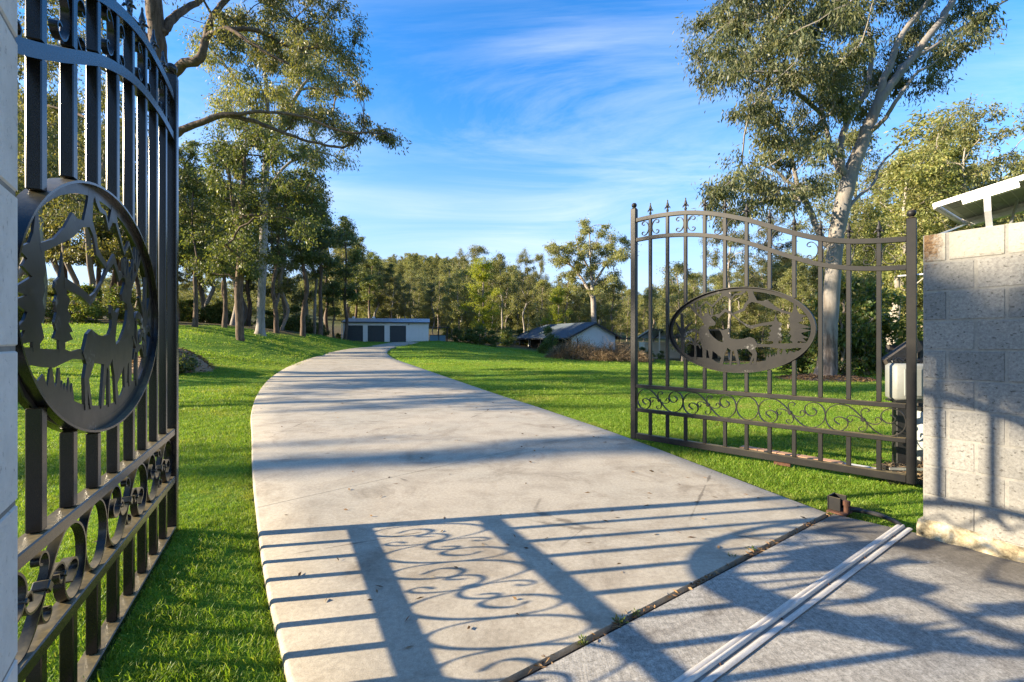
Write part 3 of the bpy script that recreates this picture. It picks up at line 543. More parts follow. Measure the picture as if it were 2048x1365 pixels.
    for nm in PLATES:
        t = 0.0024+0.0003*i; i += 1
        m = MB().plate(PLATES[nm], -t, t)
        for q, (pts, ws) in enumerate(STROKES.get(nm, [])):
            t2 = t+0.00012*(q+1); m.plate(stroke([tuple(p) for p in catmull(pts, 3)], np.interp(np.linspace(0, 1, (len(ws)-1)*3+1), np.linspace(0, 1, len(ws)), ws)), -t2, t2)
        m.build({'ground_line': 'ground_cutout', 'meadow': 'meadow_cutout', 'pine_small': 'pine_cutout', 'pine_tall': 'pine_cutout', 'ridge_right': 'mountain_cutout', 'ridge_low': 'mountain_cutout', 'ridge_left': 'mountain_cutout', 'stag': 'stag_cutout', 'fawn': 'fawn_cutout'}[nm], M['plate'], ov)
    m = MB()
    for q, (pts, ws) in enumerate(STROKES['palm']):
        t2 = 0.0052+0.00014*q; m.plate(stroke([tuple(p) for p in catmull(pts, 3)], np.interp(np.linspace(0, 1, (len(ws)-1)*3+1), np.linspace(0, 1, len(ws)), ws)), -t2, t2)
    m.build('palm_cutout', M['plate'], ov)
    MB().box((0.99, 0, -0.014), (0.15, 0.045, 0.032), bev=0.004).build('drop_bolt_plate', M['rust'], g)
    MB().tube([(0.09, 0.0, 1.80), (-0.16, 0.0, 1.80)], [0.009, 0.009], 8).build('hinge_bolt', M['galv'], g)
    return g
gate_r = make_gate(); gate_r.location = (3.451, 3.98, 0.019); gate_r.rotation_euler = (0, 0, math.atan2(0.6974, -0.7166))
tag(gate_r, 'black iron gate leaf on the right, standing open beside the grey block wall', 'gate', 'pair of open driveway gates')
gate_l = copy_tree(gate_r); gate_l.location = (-0.964, 0.522, 0.019); gate_l.rotation_euler = (0, 0, math.atan2(0.8957, -0.4451))
for ch in list(gate_l.children_recursive):
    if ch.type == 'MESH' and ch.data.materials and ch.data.materials[0] in (M['iron'], M['plate']):
        ch.material_slots[0].link = 'OBJECT'; ch.material_slots[0].material = M['iron_gloss'] if ch.data.materials[0] is M['iron'] or ch.data.materials[0] == M['iron'] else M['plate_gloss']
tag(gate_l, 'black iron gate leaf on the left, cropped by the pale pillar', 'gate', 'pair of open driveway gates')

# ------------------------------------------------------------------ block wall on the right, pillar on the left
JX = np.array((J[0], J[1], 0)); NX = np.array((Nn[0], Nn[1], 0)); W0 = np.array((2.655, 2.98, 0))
def wp(s, wd, z): return W0-NX*s+JX*wd+np.array((0, 0, z))
def build_wall():
    root = empty('block_wall', tuple(wp(0.5, 0.1, 0)), 0, 'grey concrete block wall with brown stained top corner, solar panel bolted above', 'wall')
    off = np.array(root.location); rel = lambda p: np.array(p)-off
    MB().box(rel(wp(0.645, 0.1155, 1.0)), (1.285, 0.2225, 1.86), -NX, JX).build('mortar_core', M['mortar'], root)
    rng = random.Random(4)
    cache = {}
    for r in range(10):
        zt = 1.936-r*0.186; joints = [0.0]; s = 0.1195 if r % 2 == 0 else 0.2465
        while s < 1.26: joints.append(s); s += 0.2545
        joints.append(1.295)
        for a, b in zip(joints[:-1], joints[1:]):
            ln = round(b-a-0.015, 3)
            if ln < 0.03: continue
            key = ln
            if key not in cache: cache[key] = MB().box((0, 0, 0), (ln, 0.227, 0.1715), bev=0.003).mesh('block')
            o = link('block', cache[key], M['block'], root)
            o.location = rel(wp((a+b)/2+(0.0065 if a == 0 else 0)*0, 0.114+rng.uniform(-.0015, .0015), zt-0.093)); o.rotation_euler = (rng.uniform(-.004, .004), rng.uniform(-.006, .006), math.atan2(-NX[1], -NX[0])+rng.uniform(-.006, .006))
    # rough footing that bulges under the first course
    V = []; m = 26; rows = [(-0.10, 0.05), (0.0, 0.050), (0.045, 0.044), (0.075, 0.030), (0.090, 0.008)]
    for z, ou in rows:
        for i in range(m):
            s = -0.02+1.33*i/(m-1); q = 0.016*math.sin(s*23+z*40)+0.012*math.sin(s*51+1)
            V.append(rel(wp(s, 0.004-ou-q*(0.6 if ou > .02 else .2), z+0.018*math.sin(s*9+0.5)*(1 if z > 0 else 0))))
    Fc = [(r*m+i, r*m+i+1, (r+1)*m+i+1, (r+1)*m+i) for r in range(len(rows)-1) for i in range(m-1)]
    b0 = len(V); V += [rel(wp(-0.02+1.33*i/(m-1), 0.20, z)) for z in (0.086, -0.1) for i in range(m)]
    Fc += [((len(rows)-1)*m+i, (len(rows)-1)*m+i+1, b0+i+1, b0+i) for i in range(m-1)]+[tuple([r*m for r in range(len(rows))]+[b0, b0+m])]
    MB().add(V, Fc).build('footing', M['footing'], root, 60)
build_wall()
def build_pillar():
    c0 = np.array((-0.600, 0.560, 0)); root = empty('block_pillar', (-0.88, 0.28, 0), 0, 'pale rendered block pillar at the left edge beside the camera, hinge side of left gate', 'pillar')
    off = np.array(root.location); me = {}
    MB().box(c0-JX*0.2-NX*0.2+np.array((0, 0, 1.2))-off, (0.396, 0.396, 2.5), JX, NX).build('core', M['mortar'], root)
    for r in range(14):
        z = 2.45-r*0.186
        for (a, b, la, lb) in (((0.13, 0.2, 0.26, 0.4), (0.333, 0.2, 0.134, 0.4)) if r % 2 else ((0.2, 0.13, 0.4, 0.26), (0.2, 0.333, 0.4, 0.134))):
            k = (la, lb)
            if k not in me: me[k] = MB().box((0, 0, 0), (la, lb, 0.182), bev=0.003).mesh('block')
            o = link('block', me[k], M['pillar'], root); o.location = c0-JX*a-NX*b+np.array((0, 0, z))-off; o.rotation_euler = (0, 0, math.atan2(J[1], J[0]))
build_pillar()

def build_panel():
    root = empty('solar_panel', tuple(wp(0.55, 0.3, 1.94)), 0, 'tilted solar panel on steel legs above the block wall, seen from below', 'solar panel')
    off = np.array(root.location); P = lambda s, w_, dz=0: wp(s, w_, 2.095+0.18*(s-0.07)+dz)-off
    sx = P(1, 0)-P(0, 0); sx /= np.linalg.norm(sx); wx = JX
    up = np.cross(sx, wx); up = up if up[2] > 0 else -up
    s0, s1, W = 0.06, 1.2, 0.69
    MB().box((P(s0, 0)+P(s1, 0))/2+up*0.018, (s1-s0+.02, 0.018, 0.030), sx, wx).build('frame_rail', M['white_alu'], root)
    MB().box((P(s0, W)+P(s1, W))/2+up*0.018, (s1-s0+.02, 0.018, 0.036), sx, wx).build('frame_rail', M['alu'], root)
    MB().box((P(s0, W/2))+up*0.018, (0.018, W-.02, 0.036), sx, wx).build('frame_end', M['alu'], root)
    MB().box((P(s1, W/2))+up*0.018, (0.018, W-.02, 0.036), sx, wx).build('frame_end', M['alu'], root)
    MB().box((P(s0, W/2)+P(s1, W/2))/2+up*0.028, (s1-s0-.02, W-.02, 0.006), sx, wx).build('back_sheet', M['backsheet'], root)
    cm = MB().box((0, 0, 0), (0.047, 0.208, 0.004)).mesh('cell'); n = 0
    R = np.array([sx, wx, up]).T
    from mathutils import Matrix
    for i in range(20):
        for j in range(3):
            o = link('cell', cm, M['cell'], root); o.matrix_basis = Matrix.Translation(Vector(P(s0+0.062+i*0.0535, 0.125+j*0.2165)+up*0.0245)) @ Matrix(R.tolist()).to_4x4()
    MB().box((P(0.19, -0.018)+P(0.42, -0.018))/2-up*0.010, (0.24, 0.006, 0.042), sx, wx).box((P(0.19, 0.0)+P(0.42, 0.0))/2-up*0.030, (0.24, 0.04, 0.005), sx, wx).build('mounting_angle', M['galv'], root)
    MB().box((P(0.10, W-.02)+P(1.1, W-.02))/2-up*0.02, (1.0, 0.05, 0.03), sx, wx).build('mounting_angle', M['galv'], root)
    leg = MB(); base = wp(0.297, 0.03, 1.934)-off; pts = [base+JX*0.05, base+np.array((0, 0, 0.004))+JX*0.012, base+np.array((0, 0, 0.03)), base-JX*0.03+np.array((0, 0, 0.09)), P(0.297, -0.026, -0.01)+np.array((0, 0, 0.012))]
    for a, b in zip(pts[:-1], pts[1:]):
        d = (b-a)/np.linalg.norm(b-a); leg.box((a+b)/2, (np.linalg.norm(b-a)+0.004, 0.030, 0.005), d, -NX)
    leg.build('leg', M['galv'], root)
    a = wp(0.36, 0.19, 1.934)-off; b = P(0.36, 0.45, -0.0); MB().bar(a, b, 0.024, 0.005, (1, 0, 0)).build('leg', M['galv'], root)
    a = wp(0.07, 0.06, 1.936)-off; b = P(0.10, 0.66, -0.01); MB().bar(a, b, 0.022, 0.005, (0, 0, 1)).build('strut', M['galv'], root)
    MB().tube([P(0.9, 0.2, -.004), P(0.62, 0.28, -.02), P(0.5, 0.33, -.03), P(0.44, 0.36, -0.01)], [0.006]*4, 6).build('cable', M['black_plastic'], root)
build_panel()

# ------------------------------------------------------------------ things behind the right hinge
def box_thing(name, c, d, mt, label, cat, bev=0.01, rz=0.0):
    root = empty(name, (c[0], c[1], c[2]-d[2]/2), rz, label, cat); return root
cx, cy, _ = at(1817, 765, 4.36)
b = empty('control_box', (cx, cy, 0.0), -0.25, 'pale grey gate control box on black post behind the right gate hinge', 'control box')
MB().box((0, 0, 0.865), (0.31, 0.20, 0.345), bev=0.025).build('housing', M['box_grey'], b, 50)
MB().box((0, 0, 0.684), (0.295, 0.185, 0.016)).build('base_plate', M['black_plastic'], b)
MB().box((0.02, -0.102, 0.865), (0.21, 0.008, 0.25), bev=0.004).build('lid', M['box_grey'], b)
MB().box((-0.065, 0.0, 0.33), (0.10, 0.09, 0.69), bev=0.004).build('post', M['black_plastic'], b)
m = MB(); rg = random.Random(3)
for k in range(14):
    x, y = rg.uniform(-.13, .13), rg.uniform(-.07, .07); z = 1.037; P = [(x, y, z-.01)]
    for q in range(5): P.append((P[-1][0]+rg.uniform(-.05, .05), P[-1][1]+rg.uniform(-.04, .04), z+rg.uniform(0.004, .06)))
    m.tube(P, [0.0035]*6, 4)
m.build('wire', M['black_plastic'], b)
cx, cy, _ = at(1856, 870, 4.28)
b = empty('battery_cabinet', (cx, cy, 0.0), -0.2, 'small grey green cabinet close behind the block wall below the control box', 'cabinet')
MB().box((0, 0, 0.37), (0.19, 0.16, 0.46), bev=0.012).build('housing', M['cab_grey'], b, 50)
MB().box((0, 0, 0.62), (0.17, 0.14, 0.035)).build('lid', M['black_plastic'], b); MB().box((0, 0, 0.07), (0.17, 0.14, 0.14)).build('stand', M['black_plastic'], b)
cx, cy, _ = at(1816, 935, 4.18)
b = empty('planter_tray', (cx, cy, -0.03), -0.1, 'black plastic tray heaped with dry straw under the control box', 'tray')
m = MB(); L, Wd, H = 0.40, 0.15, 0.15
for c, d in (((0, -Wd/2, H/2), (L, .008, H)), ((0, Wd/2, H/2), (L, .008, H)), ((-L/2, 0, H/2), (.008, Wd-.01, H)), ((L/2, 0, H/2), (.008, Wd-.01, H)), ((0, 0, .01), (L-.01, Wd-.01, .01))): m.box(c, d)
m.build('tub', M['black_plastic'], b)
MB().box((0, -Wd/2-.006, H-.012), (L+.02, .008, .022)).build('rim', M['galv'], b)
def straw(n, L, Wd, z, seed, up=0.12):
    r = np.random.default_rng(seed); V = []; Q = []
    for k in range(n):
        c = np.array((r.uniform(-L/2, L/2), r.uniform(-Wd/2, Wd/2), z+r.uniform(-.05, .02))); d = r.normal(0, 1, 3)*(1, .6, .5); d[2] = abs(d[2])*0.5*r.choice([1, -.6]); d = d/np.linalg.norm(d)*r.uniform(.03, up)
        s_ = np.cross(d, r.normal(0, 1, 3)); s_ = s_/np.linalg.norm(s_)*r.uniform(.002, .006); i = len(V); V += [c-s_, c+s_, c+d+s_*.4, c+d-s_*.4]; Q.append((i, i+1, i+2, i+3))
    return np.array(V), np.array(Q)
V, Q = straw(420, 0.38, 0.14, 0.13, 8); o = link('straw', np_mesh('straw', V, Q, M['leaf_dry']), None, b)
V, Q = straw(200, 0.40, 0.03, 0.10, 9, .08); V[:, 1] -= 0.085; o = link('straw', np_mesh('straw', V, Q, M['leaf_dry']), None, b)
p1 = at(1770, 731, 4.55); p2 = at(1832, 688, 4.62); p0 = at(1775, 698, 4.75); p3 = at(1900, 700, 4.75)
b = empty('timber_rail_fence', (p2[0], p2[1], 0), 0, 'dark timber fence rail with slanted brace behind the right gate hinge', 'fence'); off = np.array(b.location)
MB().bar(np.array(p1)-off, np.array(p2)-off, 0.12, 0.09, (0, 1, 0)).build('brace', M['dark_timber'], b)
MB().bar(np.array(p0)-off, np.array(p3)-off, 0.075, 0.05, (0, 1, 0)).build('rail', M['dark_timber'], b)
MB().box((0.12, 0.08, 0.60), (0.10, 0.10, 1.3)).build('post', M['dark_timber'], b)
# mowing edge
E0 = np.array((3.66, 4.36, 0)); E1 = np.array((2.70, 5.42, 0)); dE = (E1-E0)/np.linalg.norm(E1-E0); LE = np.linalg.norm(E1-E0); sE = np.array((dE[1], -dE[0], 0))
b = empty('garden_edging', tuple((E0+E1)/2), 0, 'low concrete mowing edge with terracotta top lying behind the right gate', 'edging'); off = np.array(b.location)
MB().box((E0+E1)/2-off+np.array((0, 0, -.045)), (LE, 0.15, 0.10), dE, sE, 0.01).build('kerb', M['white_paint'], b)
for k in range(5): MB().box(E0+dE*(LE*0.30+(k+.5)*LE*0.14)-off+np.array((0, 0, .0115))-sE*0.012, (LE*0.14-.006, 0.12, 0.014), dE, sE, 0.003).build('capping_tile', M['terracotta'], b)
# gate stop, hose, threshold
b = empty('gate_stop', (2.42, 3.39, 0.0), 0.62, 'rusty iron gate stop bolted at the corner of the slab joint on the right', 'gate stop')
MB().box((0, 0, 0.004), (0.19, 0.12, 0.012)).build('foot_plate', M['rust'], b)
for x in (-0.055, 0.055): MB().box((x, 0.02, 0.058), (0.012, 0.075, 0.096), bev=0.003).build('cheek', M['iron'], b)
MB().box((0, 0.062, 0.06), (0.122, 0.010, 0.10), bev=0.003).build('back_plate', M['iron'], b)
MB().lathe([(0.017, 0.0), (0.017, 0.05), (0.023, 0.052), (0.023, 0.085), (0.008, 0.09)], (-0.03, -0.045, 0.008), 10).build('stop_bolt', M['rust'], b, 40)
MB().tube([(0.0, -0.02, 0.05), (0.05, -0.05, 0.03), (0.12, -0.09, 0.016)], [0.008, 0.008, 0.007], 6).build('latch_rod', M['rust'], b)
m = MB(); P = [tuple(p) for p in catmull([(2.47, 3.385, 0.012), (2.54, 3.345, 0.016), (2.60, 3.26, 0.018), (2.625, 3.17, 0.012), (2.63, 3.10, 0.0)], 5)]
o = m.tube(P, [0.016]*len(P), 8).build('black_hose', M['black_plastic'], None, 40); tag(o, 'short curved black hose along the slab edge by the gate stop', 'hose')
T0 = J*3.93+Nn*0.99
b = empty('threshold_track', (T0[0], T0[1], 0.0), math.atan2(-J[1], -J[0]), 'ridged aluminium threshold strip running across the concrete apron', 'threshold strip')
LT = 4.6
MB().box((LT/2, 0, 0.003), (LT, 0.090, 0.006), bev=0.001).build('base_strip', M['track_dirt'], b)
def ridge(y, w_, h): return MB().add([(x, y+q*w_/2, z) for x in (0, LT) for q, z in ((-1, .0055), (-.72, h), (-.3, h+.003), (.3, h+.003), (.72, h), (1, .0055))], [(k, k+1, k+7, k+6) for k in range(5)]+[(0, 5, 4, 3, 2, 1), (6, 7, 8, 9, 10, 11)])
ridge(-0.031, 0.026, 0.008).build('ridge', M['alu'], b, 40); ridge(-0.006, 0.019, 0.016).build('ridge', M['alu'], b, 40); ridge(0.030, 0.029, 0.007).build('ridge', M['alu'], b, 40)
m = MB()
for k in range(9): m.lathe([(0.0045, 0.0), (0.0045, 0.004), (0.002, 0.006)], (0.25+k*0.5, 0.0105, 0.006), 6)
m.build('screw', M['rust'], b)

# ------------------------------------------------------------------ buildings
def build_garage():
    y0 = 63.0; xl, xr = (686-CX)/F*y0, (857.5-CX)/F*y0; zb = 1.16; ze = 3.80; zr = 4.46; dep = 7.6
    root = empty('garage_shed', ((xl+xr)/2, y0, zb), 0, 'long pale grey metal shed with three charcoal roller doors at the end of the driveway', 'shed'); off = np.array(root.location)
    doors = [((a-CX)/F*y0, (b-CX)/F*y0) for a, b in ((691.2, 726.2), (734, 768.6), (777.8, 811.8))]; zd = 3.36
    def sheet(m, xa, xb, za, zb_, y):                     # ribbed wall sheet facing the camera
        n = max(1, int(round((xb-xa)/0.20))); v = []
        for i in range(n):
            x = xa+(xb-xa)*i/n; w_ = (xb-xa)/n
            for q, d in ((0, 0), (.55, 0), (.66, -.03), (.89, -.03)): v.append((x+q*w_, y+d))
        v.append((xb, y)); V = [(p[0]-off[0], p[1]-off[1], z-off[2]) for z in (za, zb_) for p in v]; k = len(v)
        m.add(V, [(i, i+1, k+i+1, k+i) for i in range(k-1)])
    m = MB(); xs = xl
    for a, b in doors: sheet(m, xs, a, zb-.3, ze, y0); sheet(m, a, b, zd, ze, y0+.001); xs = b
    sheet(m, xs, xr, zb-.3, ze, y0)
    m.box((0, dep, 1.25), (xr-xl, .05, 3.3))
    for x in (xl, xr):
        m.add([(x-off[0], y, z) for y, z in ((0, -.3), (dep, -.3), (dep, ze-zb), (dep/2, zr-zb-.03), (0, ze-zb))], [(0, 1, 2, 3, 4)])
    m.build('wall', M['shed_wall'], root)
    for a, b in doors:
        d = MB(); ns = 11; h = (zd-zb+.2)/ns
        for i in range(ns): d.box(((a+b)/2-off[0], 0.09+0.006*(i % 2), -.2+h*(i+.5)), (b-a-.02, .03, h-.03), bev=0.008)
        d.box(((a+b)/2-off[0], 0.115, 1.0), (b-a, .02, zd-zb+.3)); dr = d.build('roller_door', M['roller'], root)
        f = MB()
        for x in (a, b): f.box((x-off[0], -.02, 1.0), (.09, .07, zd-zb+.3))
        f.box(((a+b)/2-off[0], -.02, zd-zb+.02), (b-a-.1, .07, .10)); f.build('door_frame', M['shed_wall'], dr)
    m = MB(); n = 58; V = []; prof = [(-.25, ze-.03), (dep/2, zr), (dep+.25, ze-.03)]
    for i in range(n*2+1):
        x = xl-.15+(xr-xl+.3)*i/(n*2); o = .035 if i % 2 else 0
        V += [(x-off[0], y, z+o-off[2]) for y, z in prof]
    m.add(V, [(i*3+k, i*3+k+1, i*3+k+4, i*3+k+3) for i in range(n*2) for k in range(2)])
    rf = m.build('roof', M['shed_roof'], root)
    MB().box(((xl+xr)/2-off[0], -.29, ze-zb-.06), (xr-xl+.34, .10, .13)).build('gutter', M['fascia'], rf)
    for px in (715, 754):
        MB().lathe([(.10, 0), (.10, .10), (.19, .13), (.21, .22), (.16, .32), (.02, .37)], ((px-CX)/F*66-off[0], 3.1, zr-zb-.14), 10).build('roof_vent', M['white_alu'], rf, 40)
    MB().box(((817-CX)/F*y0-off[0], -.08, ze-zb-.28), (.13, .12, .13), bev=.02).build('wall_lamp', M['fascia'], root)
    MB().tube([(xl-.12-off[0], -.05, 0), (xl-.12-off[0], -.05, ze-zb-.2)], [.045, .045], 8).build('downpipe', M['shed_wall'], root)
    an = 0.182; root.rotation_euler = (0, 0, an); root.scale = (.956, 1, 1); hw = (xr-xl)/2*.956; root.location = (xr-hw*math.cos(an), y0-hw*math.sin(an), zb)
    # lean-to at the right end
    lt = empty('lean_to', (xr, y0, zb), an, 'open lean-to with dark flat roof and blue panel at the right end of the shed', 'lean-to')
    m = MB()
    for k in range(9): m.box((1.38, .15+k*.5, 2.02+k*.012-(1.38)*.03), (2.78, .49, .10))
    m.build('roof', M['fascia'], lt)
    for x in (1.35, 2.55):
        for y in (.1, 4.0): MB().box((x, y, .8), (.11, .11, 2.3)).build('post', M['dark_timber'], lt)
    MB().box((1.20, .45, .42), (2.2, .06, .92)).build('side_panel', M['blue_panel'], lt)
    MB().box((1.20, .41, .92), (2.3, .10, .07)).build('side_rail', M['fascia'], lt)
build_garage()

def build_house():
    A = np.array((-.459, .888, 0)); G = np.array((.888, .459, 0)); Z = np.array((0, 0, 1.0)); M0 = np.array((11.75, 66.0, -.66))
    root = empty('house', tuple(M0), 0, 'low pale house with slate blue tiled roof and plain gable behind the dry bushes', 'house')
    P = lambda g, a, z: G*g+A*a+Z*z
    w_, Lr, ze, zr = 7.7, 13.2, 2.36, 4.52; ov = .95; hw = w_/2; he = hw+ov; slope = (zr-ze)/he
    zw = zr-slope*hw-.06
    V = [P(-hw, 0, -.5), P(hw, 0, -.5), P(hw, 0, zw), P(0, 0, zr-.1), P(-hw, 0, zw)]; V2 = [v+A*.2 for v in V]
    MB().add(V+V2, [(0, 1, 2, 3, 4), (9, 8, 7, 6, 5)]+[(i, i+5, (i+1) % 5+5, (i+1) % 5) for i in range(5)]).build('gable_wall', M['house_wall'], root)
    for k in range(4):
        z0 = zw+.06+k*.40; hg = min(hw, (zr-.14-z0)/slope); hg2 = max(.1, (zr-.14-z0-.37)/slope)
        if hg < .2: continue
        o = MB().add([P(-hg, -.03, z0), P(hg, -.03, z0), P(hg2, -.012, z0+.37), P(-hg2, -.012, z0+.37), P(-hg, .02, z0), P(hg, .02, z0)], [(0, 1, 2, 3), (0, 4, 5, 1)]).build('weatherboard', M['house_wall'], root)
    MB().box(P(-hw+1.0, Lr/2, ze/2-.2), (Lr, .2, ze+.3), A, G).build('side_wall', M['house_dark'], root)
    MB().box(P(hw-.1, Lr/2, ze/2-.2), (Lr, .2, ze+.3), A, G).build('side_wall', M['house_wall'], root)
    MB().box(P(0, Lr, ze/2-.2), (w_-1, .2, ze+.3), G, A).build('back_wall', M['house_wall'], root)
    for a, wd in ((2.2, 1.8), (5.2, .9), (8.4, 2.2)):
        wn = MB().box(P(-hw+.88, a, 1.25), (wd, .05, 1.3 if wd != .9 else 2.1), A, G).build('window', M['brown_wood'], root)
        MB().box(P(-hw+.845, a, 1.25), (wd-.14, .03, 1.16 if wd != .9 else 1.9), A, G).build('pane', M['glass'], wn)
    def row(m, g0, g1, a00, a01, a10, a11, z0, z1):      # one course of tiles
        n = Z*.045
        m.add([P(g0, a00, z0)-n*.2, P(g0, a01, z0)-n*.2, P(g1, a11, z1)+n, P(g1, a10, z1)+n, P(g1, a10, z1)-n*.2, P(g1, a11, z1)-n*.2], [(0, 1, 2, 3), (3, 2, 5, 4)])
    N = 13
    for sg in (-1, 1):
        r = MB()
        for k in range(N):
            t0, t1 = k/N, (k+1)/N; row(r, sg*he*t0, sg*he*t1, -.45, Lr+4.2*t0, -.45, Lr+4.2*t1, zr-slope*he*t0, zr-slope*he*t1)
        rf = r.build('roof', M['house_roof'], root)
    r = MB()
    for k in range(N):
        t0, t1 = k/N, (k+1)/N; n = Z*.045
        r.add([P(-he*t0, Lr+4.2*t0, zr-slope*he*t0), P(he*t0, Lr+4.2*t0, zr-slope*he*t0), P(he*t1, Lr+4.2*t1, zr-slope*he*t1)+n, P(-he*t1, Lr+4.2*t1, zr-slope*he*t1)+n], [(0, 1, 2, 3)])
    r.build('hip_roof', M['house_roof'], root)
    MB().tube([P(0, -.47, zr+.03), P(0, Lr, zr+.03)], [.11, .11], 6).tube([P(0, Lr, zr+.03), P(-he, Lr+4.2, ze+.05)], [.10, .10], 6).build('ridge_cap', M['house_roof'], root)
    for sg in (-1, 1): MB().bar(P(0, -.46, zr-.12), P(sg*he, -.46, ze-.10), .24, .05, tuple(A)).build('barge_board', M['fascia'], root)
    MB().bar(P(-he-.03, -.4, ze-.10), P(-he-.03, Lr+4.1, ze-.10), .20, .10, tuple(G)).build('gutter', M['fascia'], root)
    for a in (.2, 3.6, 7.0, 10.4, 13.8, 17.0): MB().box(P(-he+.12, a, ze/2-.35), (.13, .13, ze+.45), A, G).build('verandah_post', M['fascia'], root)
    MB().tube([P(1.5, -.09, -.3), P(1.5, -.09, zw-.1)], [.045, .045], 8).build('downpipe', M['white_paint'], root)
    pg = empty('pergola', tuple(M0+A*17.5-G*4.5), 0, 'dark timber pergola on posts reaching out left of the house verandah', 'pergola')
    for a in (0, 2.6, 5.2):
        MB().box(G*(-a)+Z*1.0, (.14, .14, 2.9), A, G).build('post', M['dark_timber'], pg); MB().box(G*(-a)+A*3+Z*1.0, (.14, .14, 2.9), A, G).build('post', M['dark_timber'], pg)
    for q in (0, 3): MB().bar(G*.6+A*q+Z*2.45, G*(-5.8)+A*q+Z*2.45, .17, .10, tuple(A)).build('beam', M['dark_timber'], pg)
    for k in range(9): MB().bar(G*(.3-k*.7)+A*(-.3)+Z*2.58, G*(.3-k*.7)+A*3.3+Z*2.58, .09, .06, tuple(G)).build('rafter', M['dark_timber'], pg)
    cp = empty('side_awning', tuple(M0+G*hw+A*.5), 0, 'flat dark awning on thin posts joined to the right side of the house', 'awning')
    MB().box(G*1.9+Z*(ze-.05)+A*1.2, (3.4, 3.0, .14), G, A).build('roof', M['fascia'], cp)
    for g, a in ((.3, -.1), (3.4, -.1), (3.4, 2.6)): MB().box(G*g+A*a+Z*(ze/2-.3), (.12, .12, ze+.3), G, A).build('post', M['fascia'], cp)
build_house()

def build_carport():
    d = 53.0; q = [np.array(at(*p)) for p in ((1303, 659, 52.0), (1452, 660, 52.0), (1462, 681, 58.0), (1276, 676, 56.0))]
    root = empty('carport', (q[0][0]+4, 53.0, -.9), 0, 'open steel carport with raked dark roof and beige back room, seen through the right gate', 'carport'); off = np.array(root.location); q = [p-off for p in q]
    up = np.array((0, 0, .06)); MB().add(q+[p+up for p in q], [(3, 2, 1, 0), (4, 5, 6, 7), (0, 1, 5, 4), (1, 2, 6, 5), (2, 3, 7, 6), (3, 0, 4, 7)]).build('roof', M['shed_roof'], root)
    for k in range(7):
        t = k/6; MB().bar(q[0]*(1-t)+q[1]*t-up*1.6, q[3]*(1-t)+q[2]*t-up*1.6, .14, .07, (1, 0, 0)).build('rafter', M['fascia'], root)
    MB().bar(q[0]-up*.3+np.array((-.1, -.06, 0)), q[1]-up*.3+np.array((.1, -.06, 0)), .18, .06, (0, 1, 0)).build('fascia_board', M['fascia'], root)
    MB().bar(q[0]+np.array((-.1, 0, .05)), q[3]+np.array((-.1, 0, .05)), .14, .05, (1, 0, 0)).build('edge_flashing', M['galv'], root)
    for px in (1319, 1447): x = (px-CX)/F*52.2-off[0]; MB().box((x, -.8, 1.5), (.12, .12, 3.6)).build('post', M['galv'], root)
    xa, xb, xc = [(p-CX)/F*55-off[0] for p in (1289, 1359, 1376)]
    MB().box(((xa+xb)/2, 3.2, .9), (xb-xa, 2.4, 2.3)).build('room_wall', M['beige_wall'], root)
    dr = MB().box(((xb+xc)/2, 2.2, .85), (xc-xb-.06, .10, 2.1)).build('door_frame', M['white_paint'], root); MB().box(((xb+xc)/2, 2.13, .85), (xc-xb-.28, .06, 1.8)).build('pane', M['glass'], dr)
    MB().box((xc+2.2, 4.0, .9), (4.0, 1.0, 2.3)).build('back_wall', M['house_dark'], root)
build_carport()

